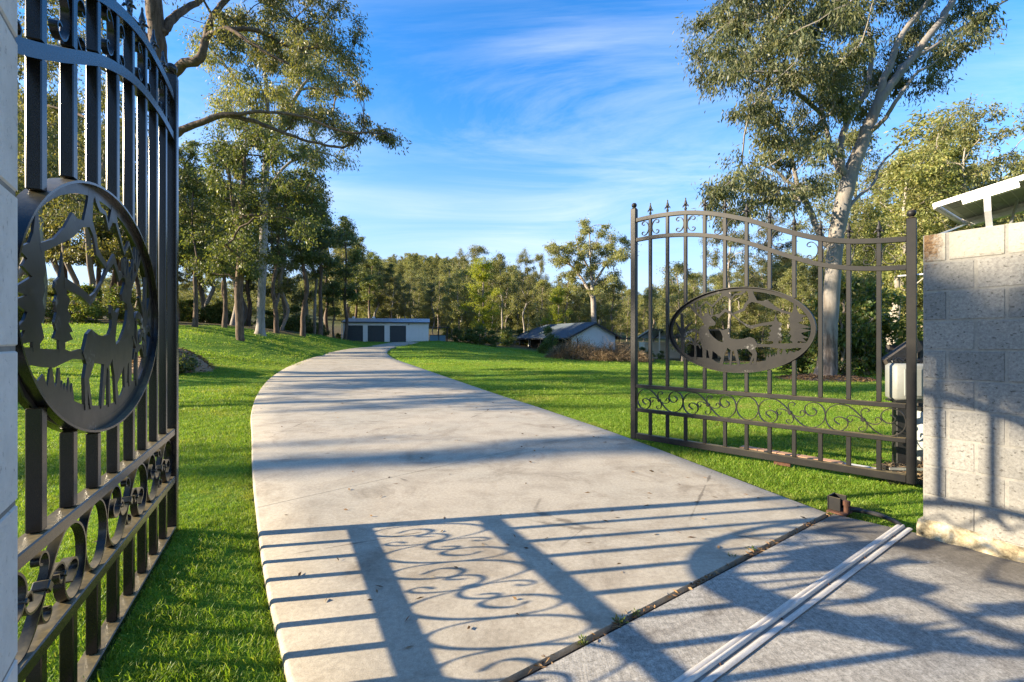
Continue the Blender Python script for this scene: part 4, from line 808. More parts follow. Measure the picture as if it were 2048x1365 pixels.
# ------------------------------------------------------------------ trees
def quads_leaf(rng, Cn, D, L, W):
    n = len(Cn); D = D/np.linalg.norm(D, axis=1)[:, None]; S = np.cross(D, rng.normal(0, 1, (n, 3))); S /= np.linalg.norm(S, axis=1)[:, None]+1e-9
    l = L*rng.uniform(.6, 1.25, n)[:, None]; w_ = W*rng.uniform(.7, 1.25, n)[:, None]
    V = np.stack([Cn, Cn+D*l*.42+S*w_/2, Cn+D*l, Cn+D*l*.42-S*w_/2], 1).reshape(-1, 3)
    return V, np.arange(4*n).reshape(n, 4)
def grow(seed, trunk, clumps, ntw=6, nlv=40, L=.25, W=.08, droop=.7, tip=.007, amin=.3, sig=.30, flat=.75, sides=6, up=.35):
    # trunk: [(x, y, z, r)], or a list of such limbs (each starting on an earlier one); clumps: [(x, y, z, r)]
    rng = np.random.default_rng(seed); limbs = trunk if isinstance(trunk[0], list) else [trunk]
    N = []; par = []; spec = []; chains = []
    for li, T in enumerate(limbs):
        T = np.array(T, float); Q = np.array(catmull([tuple(t) for t in T], 5)); Q[1:, :3] += rng.normal(0, .012, (len(Q)-1, 3))
        if li > 0:
            d = np.linalg.norm(np.array(N)-Q[0, :3], axis=1); j = int(np.argmin(d)); ch = [j]
        else: j = -1; ch = []
        for k, q in enumerate(Q):
            if li > 0 and k == 0: continue
            N.append(q[:3]); par.append(j); spec.append(q[3]); j = len(N)-1; ch.append(j)
        chains.append(('t', ch))
    ntr = len(N); cnt = [0.0]*ntr; zmin = min(p[2] for p in N); zmax = max(p[2] for p in N)
    cl = np.array(clumps, float); base = np.array(N); order = np.argsort([np.min(np.linalg.norm(base-c[:3], axis=1)) for c in cl]); twigs = []
    for ci in order:
        c = cl[ci]; A = np.array(N); dv = c[:3]-A; d = np.linalg.norm(dv, axis=1); cost = d+1.4*np.maximum(0, A[:, 2]+up*d-c[2])
        cost[:ntr] += np.where(A[:ntr, 2] < zmin+amin*(zmax-zmin), 50, 0); j = int(np.argmin(cost)); p0 = A[j]; D = np.linalg.norm(c[:3]-p0); m = max(2, min(8, int(D/.45)+1))
        pj = par[j]; dirn = (p0-A[pj]) if pj >= 0 else np.array((0, 0, 1.0)); dirn = dirn/(np.linalg.norm(dirn)+1e-9)
        mid = p0+(c[:3]-p0)*.45+dirn*D*.14+np.array((0, 0, .10*D))+rng.normal(0, .06*D+.01, 3); ch = [j]; jj = j
        for k in range(1, m+1):
            t = k/m; p = p0*(1-t)**2+mid*2*t*(1-t)+c[:3]*t*t+rng.normal(0, .018*D+.004, 3)*(k < m); N.append(p); par.append(jj); cnt.append(0.0); spec.append(0); jj = len(N)-1; ch.append(jj)
        cnt[jj] += ntw; chains.append(('b', ch))
        for q in range(ntw):
            e = rng.normal(0, 1, 3); e = e/np.linalg.norm(e)*rng.uniform(.45, 1.0)**.6*c[3]; e[2] = e[2]*flat-.05*c[3]; k = ch[-1] if (q % 3 or len(ch) < 3) else ch[-2]
            twigs.append((np.array(N[k]), c[:3]+e, k))
    for i in range(len(N)-1, 0, -1):
        if par[i] >= 0: cnt[par[i]] += cnt[i]
    R = np.array([max(s, tip*max(1, k)**.5) for s, k in zip(spec, cnt)]); mb = MB(); A = np.array(N)
    for ty, ch in chains:
        if len(ch) < 2: continue
        r = R[ch].copy(); r[0] = min(r[0], r[1]*1.25) if ty == 'b' or ch[0] < ch[1]-1 else r[0]; mx = r.max(); mb.tube(A[ch], r, 10 if ty == 't' and mx > .1 else (6 if mx > .035 else 4), False)
    S_, E_ = np.array([t[0] for t in twigs]), np.array([t[1] for t in twigs])
    for s, e in zip(S_, E_):
        md = (s+e)/2+rng.normal(0, .06, 3)+np.array((0, 0, .04)); mb.tube([s, md, e], [tip*1.1, tip*.8, tip*.35], 3, False)
    n = len(twigs)*nlv; k = np.repeat(np.arange(len(twigs)), nlv); u = rng.uniform(.3, 1.08, n)[:, None]; ln = np.linalg.norm(E_-S_, axis=1)[k][:, None]
    Cn = S_[k]+(E_-S_)[k]*u+rng.normal(0, 1, (n, 3))*sig*np.clip(ln, .25, 1.2)*np.array((1, 1, .75)); D = (E_-S_)[k]/(ln+1e-9)*.45+rng.normal(0, .55, (n, 3))+np.array((0, 0, -droop))
    V, Q = quads_leaf(rng, Cn, D, L, W); return mb, V, Q
def envelope(rng, H, base, cr, n, clr, lean=(0, 0), peaky=.7):
    out = []; ph = rng.uniform(0, 6.28, 6)
    while len(out) < n:
        t = rng.uniform(0, 1); a = rng.uniform(0, 2*PI); lob = .72+.22*math.sin(2*a+ph[0]+3*t)+.20*math.sin(3*a+ph[1]-5*t)+.16*math.sin(9*t+ph[2]+a)
        Rr = cr*max(.12, math.sin(PI*(.12+.84*t)))**peaky*lob; r = Rr*math.sqrt(rng.uniform(.12, 1)); z = H*(base+(1-base)*t)-clr*.3
        out.append((lean[0]*t+r*math.cos(a), lean[1]*t+r*math.sin(a), z, clr*rng.uniform(.75, 1.25)))
    return out
def make_proto(seed, H, r0, base, cr, n, clr, leaf, bark, ntw=6, nlv=42, L=.27, W=.09, droop=.7, flat=.75, peaky=.7, wob=.25, sig=.30, tip=.009):
    rng = np.random.default_rng(seed); lean = rng.normal(0, .06*H, 2)*.5; tr = [(0, 0, -.5, r0*1.35), (0, 0, .15, r0*1.12)]
    m = 6
    for i in range(1, m+1):
        t = i/m; z = H*.86*t; tr.append((lean[0]*t*t+rng.normal(0, wob*.5), lean[1]*t*t+rng.normal(0, wob*.5), z, max(.02, r0*(1-t)**.8*.92+.015)))
    mb, V, Q = grow(seed+1, tr, envelope(rng, H, base, cr, n, clr, lean, peaky), ntw, nlv, L, W, droop, tip, base*.75, sig, flat)
    tm = mb.mesh('trunk', 60); tm.materials.append(M[bark]); cm = np_mesh('crown', V, Q, M[leaf]); return (tm, cm, H)
PROTO = {'ironbark': [make_proto(10+i, 15, .22, (.40, .34, .46)[i], (2.7, 3.1, 2.5)[i], 50, .74, 'leaf_dark', 'bark_rough', nlv=34, L=.25, W=.09, wob=.32) for i in range(3)],
         'scrub': [make_proto(20+i, 13, .13, .30, 2.4, 40, .72, 'leaf_olive', 'bark_grey', nlv=30, L=.22, W=.07, wob=.4) for i in range(2)],
         'gum': [make_proto(30+i, 20, .34, .42, 5.0, 64, 1.05, 'leaf_olive', 'bark_pale', nlv=42, L=.28, sig=.34, wob=.7) for i in range(3)],
         'gold': [make_proto(40+i, 13, .17, .14, 3.7, 52, .95, 'leaf_gold', 'bark_grey', nlv=32, L=.27) for i in range(3)],
         'slim': [make_proto(55+i, 15, .16, .34, 2.9, 42, .9, 'leaf_gold', 'bark_pale', nlv=40, L=.26, sig=.36) for i in range(2)],
         'lime': [make_proto(60+i, 12, .16, .16, 3.2, 50, .95, 'leaf_lime', 'bark_grey', nlv=55, L=.22, W=.08, flat=.55) for i in range(1)],
         'bush': [make_proto(70+i, 3.0, .05, .05, 1.5, 30, .5, 'leaf_bush', 'bark_grey', nlv=40, L=.16, W=.075, droop=.25, wob=.1, tip=.006) for i in range(2)]}
rt = random.Random(77); taken = []
def plant(kind, x, y, h, label, group=None, rz=None, z=None, name=None, cat='tree', var=None, sq=1.0):
    P = PROTO[kind]; tm, cm, H = P[var if var is not None else rt.randrange(len(P))]; s = h/H
    o = empty(name or {'ironbark': 'ironbark_tree', 'scrub': 'scrub_tree', 'gum': 'gum_tree', 'gold': 'wattle_tree', 'slim': 'slender_tree', 'lime': 'wattle_tree', 'bush': 'shrub'}[kind], (x, y, gz(x, y)-.03 if z is None else z), rz if rz is not None else rt.uniform(0, 6.28), label, cat, group)
    o.scale = (s*sq, s*sq, s); link('trunk', tm, None, o); link('crown', cm, None, o); taken.append((x, y)); return o
def plantp(kind, px, d, ytop, label, **k):
    x = (px-CX)/F*d; z0 = gz(x, d); return plant(kind, x, d, max(1, CZ+(CY-ytop)/F*d-z0), label, **k)
def unique_tree(name, seed, trunk, clumps, leaf, bark, label, **k):
    T = trunk if isinstance(trunk[0], list) else [trunk]; b = np.array(T[0][0][:3]); bz = gz(b[0], b[1]); o = empty(name, (b[0], b[1], bz), 0, label, 'tree'); sh = np.array((b[0], b[1], bz))
    T = [[(p[0]-sh[0], p[1]-sh[1], p[2]-sh[2], p[3]) for p in t] for t in T]; cl = [(c[0]-sh[0], c[1]-sh[1], c[2]-sh[2], c[3]) for c in clumps]
    mb, V, Q = grow(seed, T, cl, **k); tm = mb.mesh('trunk', 70); tm.materials.append(M[bark] if isinstance(bark, str) else bark); link('trunk', tm, None, o); link('crown', np_mesh('crown', V, Q, M[leaf]), None, o); taken.append((b[0], b[1])); return o
def px_limb(d, pts, thin=.65):                                   # limb traced through (px, py, half width in px, extra distance)
    return [(*at(p[0], p[1], d+(p[3] if len(p) > 3 else 0)), p[2]/F*d*thin) for p in pts]
def px_clumps(seed, d, poly, n, r, spread, ysq=1.0, mind=.55):
    rng = np.random.default_rng(seed); poly = np.array(poly, float); lo, hi = poly.min(0), poly.max(0); out = []; tries = 0
    while len(out) < n and tries < 60000:
        tries += 1; p = lo+(hi-lo)*rng.uniform(0, 1, 2)
        if not inside(poly, p[:1], p[1:])[0]: continue
        c = np.array(at(p[0], p[1], d+rng.normal(0, spread)))
        if any(np.linalg.norm((c-o[:3])*(1, .8, 1)) < r*mind for o in out): continue
        out.append((*c, r*rng.uniform(.7, 1.2)))
    return out
def clear_of(d, limbs, cl):                            # leave the main stems open towards the drive
    out = []
    for c in cl:
        q = np.array((c[0]/c[1], (c[2]-CZ)/c[1])); near = min(np.hypot(p[0]/p[1]-q[0], (p[2]-CZ)/p[1]-q[1]) for L_ in limbs for p in catmull([l[:3] for l in L_], 4))
        if near*F < 44 and c[1] < d+.9: c = (c[0]*(1+1.5/c[1]), c[1]+1.5+abs(d-c[1]), c[2], c[3])
        out.append(c)
    return out
# the big leaning gum by the right gate
D = 16.0
def m_smooth(b, out):
    v = b.coord(); sep = b.n('SeparateXYZ'); b.l(v, sep.inputs[0]); n1 = b.noise(b.mapped(v, (1.3, 1.3, .35)), 1.5, 5, .6, .9); n2 = b.noise(b.mapped(v, (9, 9, 1.4)), 1.2, 6, .7); n3 = b.noise(v, 30, 4, .6)
    c = b.ramp(n1, [(.30, (.125, .09, .06)), (.44, (.20, .17, .14)), (.56, (.14, .134, .132)), (.72, (.25, .235, .22))]); c = b.mix(.35, c, b.ramp(n2, [(.3, (.13, .115, .105)), (.7, (.36, .345, .33))]))
    lo = b.ramp(b.math('ADD', b.math('DIVIDE', sep.outputs[2], 10.0), b.math('MULTIPLY', n2, .12)), [(.20, 1.0), (.245, 0.0)])
    c = b.mix(lo, c, b.ramp(n2, [(.35, (.04, .03, .024)), (.5, (.13, .10, .08)), (.65, (.25, .21, .175))])); b.bsdf(out, c, .75, 0, b.bump(b.mix(b.math('MULTIPLY', lo, 1.0), n3, n2), .45, .02), .25)
M['bark_smooth'] = mat('bark_smooth_gum', m_smooth)
limbs = [px_limb(D, [(1650, 775, 40), (1652, 752, 31), (1656, 700, 25), (1662, 610, 22), (1669, 500, 21), (1684, 415, 22), (1705, 335, 20), (1730, 272, 17), (1750, 220, 15.5), (1769, 187, 14), (1803, 143, 11.5), (1841, 95, 11), (1882, 41, 10.5), (1905, 0, 9), (1945, -70, 7), (1990, -170, 4, 1)]),
         px_limb(D, [(1757, 205, 11), (1768, 160, 10), (1781, 130, 9.5), (1795, 88, 8.5), (1819, 48, 8), (1861, -2, 7, -.3), (1890, -60, 5, -1), (1910, -150, 3.5, -1.5)]),
         px_limb(D, [(1694, 355, 11), (1681, 320, 9), (1684, 275, 8, .5), (1703, 225, 7.5, .8), (1732, 185, 6.5, 1), (1742, 120, 5, 1.2), (1738, 60, 4, 1.4), (1700, -20, 3, 1.6)]),
         px_limb(D, [(1735, 268, 8), (1768, 240, 6, -.5), (1790, 205, 5.5, -.8), (1830, 150, 4, -1), (1866, 130, 2.5, -1.2)]),
         px_limb(D, [(1790, 140, 6), (1850, 105, 5.5, .4), (1910, 65, 4.8, .7), (1965, 30, 4, 1), (2015, 0, 3, 1.2)]),
         px_limb(D, [(1690, 350, 8), (1672, 330, 7, 1.0), (1660, 290, 7, 1.6), (1645, 230, 6, 2), (1636, 170, 5, 2.4), (1610, 90, 4, 2.6), (1580, 0, 3, 2.8)]),
         px_limb(D, [(1662, 500, 7, .6), (1640, 470, 7, 1.0), (1622, 425, 6.5, 1.4), (1600, 385, 6, 1.8), (1572, 360, 5, 2), (1540, 335, 4, 2), (1500, 325, 3, 2)]),
         px_limb(D, [(1645, 230, 5, 2), (1600, 190, 4.5, 1.2), (1550, 140, 4, .4), (1500, 80, 3, 0), (1450, 20, 2, 0)]),
         px_limb(D, [(1600, 385, 4.5, 1.8), (1575, 290, 4.5, 1.6), (1545, 220, 4, 1.2), (1520, 170, 3, 1), (1470, 150, 2.2, .8)]),
         px_limb(D, [(1682, 460, 5.5, .4), (1705, 405, 5, .9), (1745, 370, 4.5, 1.3), (1762, 330, 4, 1.5), (1800, 290, 3, 1.7)])]
poly = [(1375, -40), (1385, 60), (1392, 130), (1368, 205), (1432, 205), (1475, 250), (1470, 320), (1425, 345), (1415, 395), (1450, 440), (1540, 425), (1620, 400), (1655, 340), (1715, 290), (1790, 300), (1815, 250), (1880, 205), (1950, 140), (1975, 60), (2000, 0), (2000, -160), (1760, -260), (1500, -220)]
unique_tree('leaning_gum_tree', 301, limbs, clear_of(D, limbs[:2], px_clumps(5, D, poly, 185, .66, 1.6)+px_clumps(6, D, [(1440, -30), (1700, -60), (1690, 200), (1560, 330), (1430, 180)], 50, .66, 1.2)), 'leaf_gum', 'bark_smooth', 'tall leaning gum with thick smooth grey trunk rising behind the right gate', ntw=9, nlv=50, L=.165, W=.042, droop=1.15, tip=.0042, amin=.42, sig=.26, up=.15)
# the old rough tree behind the left gate
D = 15.0
limbs = [px_limb(D, [(322, 705, 34), (322, 680, 28), (326, 560, 24), (330, 430, 23), (328, 300, 22), (322, 190, 21), (316, 90, 22), (306, 0, 22), (296, -90, 16), (270, -220, 9), (250, -340, 5)]),
         px_limb(D, [(328, 190, 17), (345, 150, 15, -.3), (368, 128, 13, -.5), (396, 122, 12, -.6), (408, 95, 10.5, -.6), (420, 50, 9.5, -.5), (442, 10, 8, -.3), (490, -25, 6, 0), (560, -50, 4, .4)]),
         px_limb(D, [(326, 70, 13), (345, 38, 12, .5), (372, 18, 10, 1), (410, -5, 8, 1.4), (470, -50, 5, 1.6)]),
         px_limb(D, [(330, 300, 13), (356, 266, 10.5, -.2), (400, 246, 9, -.4), (452, 231, 8, -.5), (500, 241, 6.5, -.5), (540, 255, 5.5, -.4), (590, 275, 4.2, -.3), (640, 288, 3, -.1), (685, 296, 2, 0)]),
         px_limb(D, [(455, 231, 6, -.5), (520, 225, 4.5, -1), (600, 232, 3.5, -1.2), (680, 262, 2.6, -1.3), (760, 268, 1.6, -1.3)]),
         px_limb(D, [(412, 72, 6, -.6), (455, 58, 5.5, -.8), (500, 85, 5, -1), (540, 110, 4, -1), (590, 135, 3, -1)]),
         px_limb(D, [(455, 58, 5, -.8), (520, 62, 4.5, -.4), (580, 95, 3.5, -.2), (650, 95, 2.5, 0)]),
         px_limb(D, [(318, 120, 12, 0), (280, 60, 10, .6), (230, 10, 8, 1), (160, -40, 6, 1.2), (80, -90, 4, 1.4)]),
         px_limb(D, [(326, 330, 10, .2), (285, 290, 8, .8), (230, 270, 6, 1.2), (160, 230, 4.5, 1.6), (90, 210, 3, 1.8)]),
         px_limb(D, [(325, 470, 9, .3), (270, 440, 7, 1), (200, 400, 6, 1.5), (120, 380, 4, 2)])]
cl = px_clumps(11, D, [(420, 30), (520, -30), (640, -40), (705, 0), (722, 70), (712, 130), (740, 160), (690, 190), (600, 160), (520, 150), (450, 130)], 62, .48, .9, mind=.7)
cl += px_clumps(12, D, [(640, 225), (720, 225), (765, 250), (800, 272), (760, 285), (690, 285), (640, 270), (560, 245), (570, 215)], 16, .42, .5, mind=.6)
cl += px_clumps(13, D, [(40, -40), (300, -120), (520, -140), (560, -60), (430, -20), (300, -40), (200, 120), (60, 160)], 64, .62, 1.3)
cl += px_clumps(14, D, [(45, 190), (200, 150), (270, 230), (250, 420), (110, 470), (40, 420)], 34, .7, 1.1)
unique_tree('old_rough_tree', 311, limbs, cl, 'leaf_olive', 'bark_rough', 'old rough barked tree with crooked boughs stretching over the left gate', ntw=7, nlv=34, L=.135, W=.038, droop=.8, tip=.0045, amin=.1, sig=.27, up=.05)
# the spreading pale gum behind it and the dark tree standing forward on the lawn
D = 36.0
limbs = [px_limb(D, [(520, 675, 20), (521, 655, 13), (523, 600, 10), (526, 520, 9), (528, 420, 8), (532, 330, 7), (536, 240, 6), (530, 150, 4.5), (515, 60, 3)]),
         px_limb(D, [(530, 330, 5), (555, 270, 4.2, -.5), (572, 235, 3.6, -.8), (600, 180, 3, -1), (640, 130, 2, -1)]), px_limb(D, [(534, 290, 4), (515, 235, 3.6, .5), (490, 190, 3, 1), (450, 130, 2, 1)]),
         px_limb(D, [(529, 400, 4.5), (560, 345, 3.6, 1), (590, 320, 3, 1), (640, 300, 2, 1)])]
poly = [(395, 60), (470, 20), (560, 30), (640, 80), (700, 120), (705, 190), (690, 240), (720, 300), (690, 345), (620, 330), (590, 300), (520, 300), (440, 250), (400, 180)]
unique_tree('spreading_gum_tree', 321, limbs, px_clumps(21, D, poly, 95, 1.15, 1.8), 'leaf_gold', 'bark_pale', 'tall pale trunked gum with wide airy crown above the dark trees on the left', ntw=7, nlv=52, L=.30, W=.075, droop=.9, tip=.011, amin=.35, sig=.33, up=.1)
D = 28.0
limbs = [px_limb(D, [(480, 700, 15), (480, 680, 10), (479, 640, 9), (478, 580, 8.5), (482, 500, 9), (484, 440, 8), (486, 380, 6.5), (490, 310, 4), (492, 250, 2)]), px_limb(D, [(482, 480, 5), (470, 430, 4, -.3), (462, 380, 3.5, -.5), (455, 320, 2, -.6)])]
poly = [(390, 360), (430, 270), (500, 225), (560, 260), (620, 300), (640, 360), (655, 430), (610, 470), (560, 520), (520, 560), (470, 520), (420, 560), (365, 520), (360, 440)]
unique_tree('dark_lawn_tree', 331, limbs, px_clumps(31, D, poly, 92, .85, 1.5), 'leaf_dark', 'bark_rough', 'rough dark trunked tree standing forward alone on the left lawn', ntw=7, nlv=40, L=.20, W=.078, droop=.55, tip=.009, amin=.25, sig=.3, up=.1)
D = 84.0
limbs = [px_limb(D, [(1192, 700, 5.5), (1191, 690, 4.5), (1188, 640, 4), (1186, 590, 3.5), (1182, 540, 3), (1180, 490, 2.2), (1178, 455, 1.2)]), px_limb(D, [(1187, 600, 2.4), (1165, 560, 2, 1), (1135, 525, 1.5, 2), (1105, 500, 1, 2)]), px_limb(D, [(1185, 575, 2.4), (1205, 540, 2, -1), (1230, 510, 1.4, -1), (1250, 495, 1, -1)]), px_limb(D, [(1182, 545, 2), (1160, 505, 1.6, -1), (1150, 470, 1, -1)])]
poly = [(1088, 505), (1098, 478), (1125, 480), (1142, 448), (1178, 438), (1215, 452), (1240, 475), (1260, 488), (1252, 530), (1225, 555), (1195, 585), (1160, 580), (1125, 570), (1130, 540)]
unique_tree('spreading_gum_tree', 351, limbs, px_clumps(51, D, poly, 85, 1.1, 2.6, mind=.7), 'leaf_gold', 'bark_pale', 'tallest gum behind the house, white trunk and airy spreading crown', ntw=7, nlv=48, L=.36, W=.13, droop=.7, tip=.02, amin=.3, sig=.40, up=.1)
# trees one can tell apart by their trunks and crowns
plantp('ironbark', 390, 33, 335, 'thin grey brown trunk on lawn edge just right of the left gate post', var=0)
plantp('ironbark', 449, 36, 345, 'twin looking brown trunk between pale trunk and lawn edge, left of dark lawn tree', var=1)
plantp('gum', 467, 44, 300, 'straight white trunk just left of the dark lawn tree', var=1)
plantp('ironbark', 606, 46, 330, 'leaning dark tree at the lawn edge halfway to the shed', var=2, rz=1)
plantp('ironbark', 641, 52, 365, 'bushy dark tree left of the shed with its crown stepping down', var=0)
plantp('ironbark', 553, 42, 340, 'dark slim trunk right beside the tall pale gum base', var=2, rz=4)
plantp('ironbark', 690, 60, 425, 'dark round crowned tree over the left end of the shed', var=1)
plantp('ironbark', 668, 58, 560, 'low dense dark tree hugging the left end of the shed', var=2, sq=1.3)
plantp('ironbark', 738, 70, 500, 'dark tree behind the shed roof, left of its vents', var=0)
plantp('ironbark', 780, 78, 528, 'dark tree ending the sloping treeline behind the shed', var=1)
plantp('lime', 968, 74, 516, 'bright lime green tree standing out behind the lawn between shed and house', var=0)
plantp('gum', 955, 92, 492, 'grey green crown rising behind the lime green tree', var=0)
plantp('gum', 922, 96, 500, 'pale gum with thin crown above the row of dark shrubs', var=2, sq=.7)
plantp('slim', 1002, 90, 503, 'thin pale trunked tree right behind the lime green tree', var=1, sq=.9)
plantp('gum', 1076, 98, 506, 'pale gum just left of the tallest house gum', var=0, sq=.65)
plantp('gum', 1048, 90, 500, 'dark tufted gum to the right of the lime green tree', var=2, sq=.75)
plantp('lime', 1118, 78, 575, 'smaller yellow lime bush tree left of the tallest house gum', var=0)
plantp('gold', 1365, 46, 525, 'rounded golden green tree seen through the far bars of the right gate', var=0, sq=1.1)
plantp('gum', 1462, 50, 415, 'thin airy gum with hanging leaves between the bars left of the leaning gum', var=1, sq=.8)
plantp('gold', 1570, 44, 520, 'golden green tree behind the oval panel of the right gate', var=1)
plantp('slim', 1692, 21, 395, 'pale second trunk close behind the leaning gum', var=0)
plantp('slim', 1800, 26, 300, 'peeling pale trunk seen between hinge post and block wall', var=1, sq=1.2)
plantp('gum', 1940, 25, 205, 'tall gum behind the solar panel', var=2, sq=.95)
plantp('gum', 2070, 28, 190, 'tall gum at the right edge above the block wall', var=0)
plantp('gum', 1770, 40, 330, 'airy gum right behind the leaning gum crown', var=0)
plantp('slim', 1788, 30, 225, 'slim pale tree reaching up right of the leaning gum stem', var=0, sq=1.4)
plantp('gum', 1728, 46, 250, 'distant airy gum seen through the fork of the leaning gum', var=0, sq=.9)
plantp('gum', 1545, 47, 425, 'airy gum behind the arched rails left of the leaning gum', var=2, sq=.85)
plantp('gold', 1132, 88, 545, 'golden bushy tree at the left foot of the tallest house gum', var=0, sq=1.1)
plantp('gold', 1222, 90, 552, 'golden bushy tree at the right foot of the tallest house gum', var=1, sq=1.1)
plantp('gold', 1850, 34, 320, 'golden bushy tree behind the gap between hinge post and wall, crown level with gate top', var=2, sq=1.3)
plantp('slim', 1900, 31, 285, 'slim pale tree rising just left of the solar panel', var=1, sq=1.3)
plantp('bush', 1735, 18.6, 575, 'dense dark shrub filling the gap right of the leaning gum trunk', var=0, sq=1.05, name='shrub', cat='shrub')
plantp('bush', 1685, 18.0, 560, 'dark leafy shrub against the right side of the leaning gum trunk', var=1, sq=.8, name='shrub', cat='shrub')
plantp('bush', 1600, 19.5, 655, 'low shrub left of the leaning gum trunk', var=0, sq=1.2, name='shrub', cat='shrub')
for i, (px, d, yt, sq, lb) in enumerate([(915, 64, 655, 1.1, 'dark shrub right of the blue panel, first in the row'), (938, 65, 660, 1.2, 'dark shrub second in the row right of the lean-to'), (960, 66, 652, 1.1, 'taller dark shrub in the middle of the row before the pergola'), (985, 66, 662, 1.2, 'dark shrub beside the pergola posts'),
                                   (1012, 72, 655, 1.2, 'shrub growing behind the pergola'), (1098, 61, 655, .8, 'green shrub growing before the house verandah'), (1083, 61, 690, 1.0, 'low yellow green shrub by the verandah posts'), (1283, 50, 695, 1.2, 'low green plant before the carport, left of gate post'), (1298, 50.5, 700, 1.2, 'low green plant before the beige carport wall'), (1322, 51, 702, 1.1, 'yellow green plant before the carport post'), (677, 61.5, 668, 1.2, 'small green shrub at the left corner of the shed')]):
    plantp('bush', px, d, yt, lb, var=i % 2, sq=sq, name='shrub', cat='shrub')
def skyline(px): return float(np.interp(px, [0, 250, 400, 500, 600, 650, 690, 740, 790, 805, 880, 905, 950, 1000, 1040, 1075, 1100, 1150, 1200, 1260, 1290, 1330, 1400, 1500, 1600, 1700, 1800, 1850, 1950, 2048, 2300], [60, 130, 330, 300, 345, 385, 440, 505, 540, 556, 545, 525, 508, 515, 515, 550, 560, 560, 560, 565, 575, 545, 535, 530, 490, 470, 440, 380, 330, 300, 250]))
def fill(n, px0, px1, d0, d1, kinds, label, sep, lo=.72, test=None):
    k = 0; tries = 0
    while k < n and tries < 9000:
        tries += 1; d = math.sqrt(rt.uniform(d0*d0, d1*d1)); px = rt.uniform(px0, px1); x = (px-CX)/F*d
        if any((x-a)**2+(d-b)**2 < sep*sep for a, b in taken) or (test and not test(x, d)): continue
        z0 = gz(x, d); h = (CZ+(CY-skyline(px))/F*d-z0)*rt.uniform(lo, 1.0); h = min(h, rt.uniform(17, 24))
        if h < 3: continue
        kd = rt.choice(kinds); wh = [w_ for p_, w_ in label if px < p_][0]
        look = {'ironbark': 'rough dark tree', 'scrub': 'thin olive tree', 'gum': 'tall pale gum', 'gold': 'golden bushy tree', 'slim': 'slim pale tree'}[kd]
        plant(kd, x, d, h, look+' '+wh, look+'s '+wh); k += 1
wood = lambda x, y: wood_mask(np.array([x]), np.array([y]))[0] > .95
fill(27, -80, 345, 27, 60, ['ironbark', 'scrub', 'scrub', 'gum'], [(110, 'behind the left gate, near its hinge side'), (230, 'behind the oval of the left gate'), (999, 'behind the free end of the left gate')], 2.7, .7, wood)
fill(14, 345, 640, 42, 60, ['ironbark', 'scrub', 'scrub', 'gum'], [(480, 'in the wood left of the lone dark lawn tree'), (620, 'in the wood right of the tall pale gum'), (999, 'in the wood rising behind the shed')], 2.8, .74, wood)
fill(10, 640, 810, 74, 80, ['ironbark', 'scrub', 'gum'], [(9999, 'in the wood rising behind the shed')], 2.8, .85)
fill(40, 790, 1310, 84, 135, ['gold', 'gold', 'slim', 'scrub', 'gum'], [(905, 'in the sunlit wood above the blue panel'), (1040, 'in the sunlit wood between shed and house'), (1180, 'in the sunlit wood above the tiled roof'), (9999, 'in the sunlit wood right of the house gable')], 2.7, .86)
fill(7, 800, 940, 76, 84, ['gold', 'slim', 'scrub'], [(905, 'in the sunlit wood above the blue panel'), (9999, 'in the sunlit wood between shed and house')], 2.7, .8)
fill(34, 1290, 1700, 62, 105, ['gold', 'gold', 'slim', 'scrub', 'gum'], [(1450, 'in the wood behind the carport'), (9999, 'in the wood behind the oval of the right gate')], 2.5, .82)
fill(32, 1500, 2250, 27, 62, ['gold', 'slim', 'gold', 'scrub'], [(1680, 'seen left of the leaning gum trunk'), (1850, 'between the leaning gum and the block wall'), (9999, 'behind the block wall and solar panel')], 2.4, .76, lambda x, y: wood(x, y) and y > 24)
def bushes(n, px0, px1, d0, d1, h0, h1, label, test):
    k = 0; tries = 0
    while k < n and tries < 5000:
        tries += 1; d = rt.uniform(d0, d1); x = (rt.uniform(px0, px1)-CX)/F*d
        if not test(x, d) or any((x-a)**2+(d-b)**2 < 1.4 for a, b in taken): continue
        plant('bush', x, d, rt.uniform(h0, h1), label, label.replace('shrub', 'shrubs'), name='shrub', cat='shrub', sq=rt.uniform(1, 1.5)); k += 1
bushes(26, -40, 345, 30, 62, 1.2, 3.2, 'undergrowth shrub among the trunks behind the left gate', wood)
bushes(30, 345, 690, 44, 68, 1.0, 3.0, 'undergrowth shrub among the trunks left of the shed', wood)
bushes(14, 860, 1290, 74, 92, 1.2, 2.6, 'undergrowth shrub at the foot of the wood behind shed and house', lambda x, y: True)
bushes(26, 1480, 2100, 27, 60, 1.2, 3.5, 'undergrowth shrub in the wood beyond the right gate', lambda x, y: wood(x, y))
def single_out():
    gr = {}
    for o in C.objects:
        if o.get('group') and o.get('category') in ('tree', 'shrub'): gr.setdefault(o['group'], []).append(o)
    for g, L_ in gr.items():
        L_.sort(key=lambda o: o.location.x/o.location.y); n = len(L_)
        if n > 6: continue
        for i, o in enumerate(L_):
            if n == 1: del o['group']; continue
            o['label'] = o['label']+', '+('leftmost' if i == 0 else 'rightmost' if i == n-1 else ('second', 'third', 'fourth', 'fifth')[i-1]+' from left')
single_out()
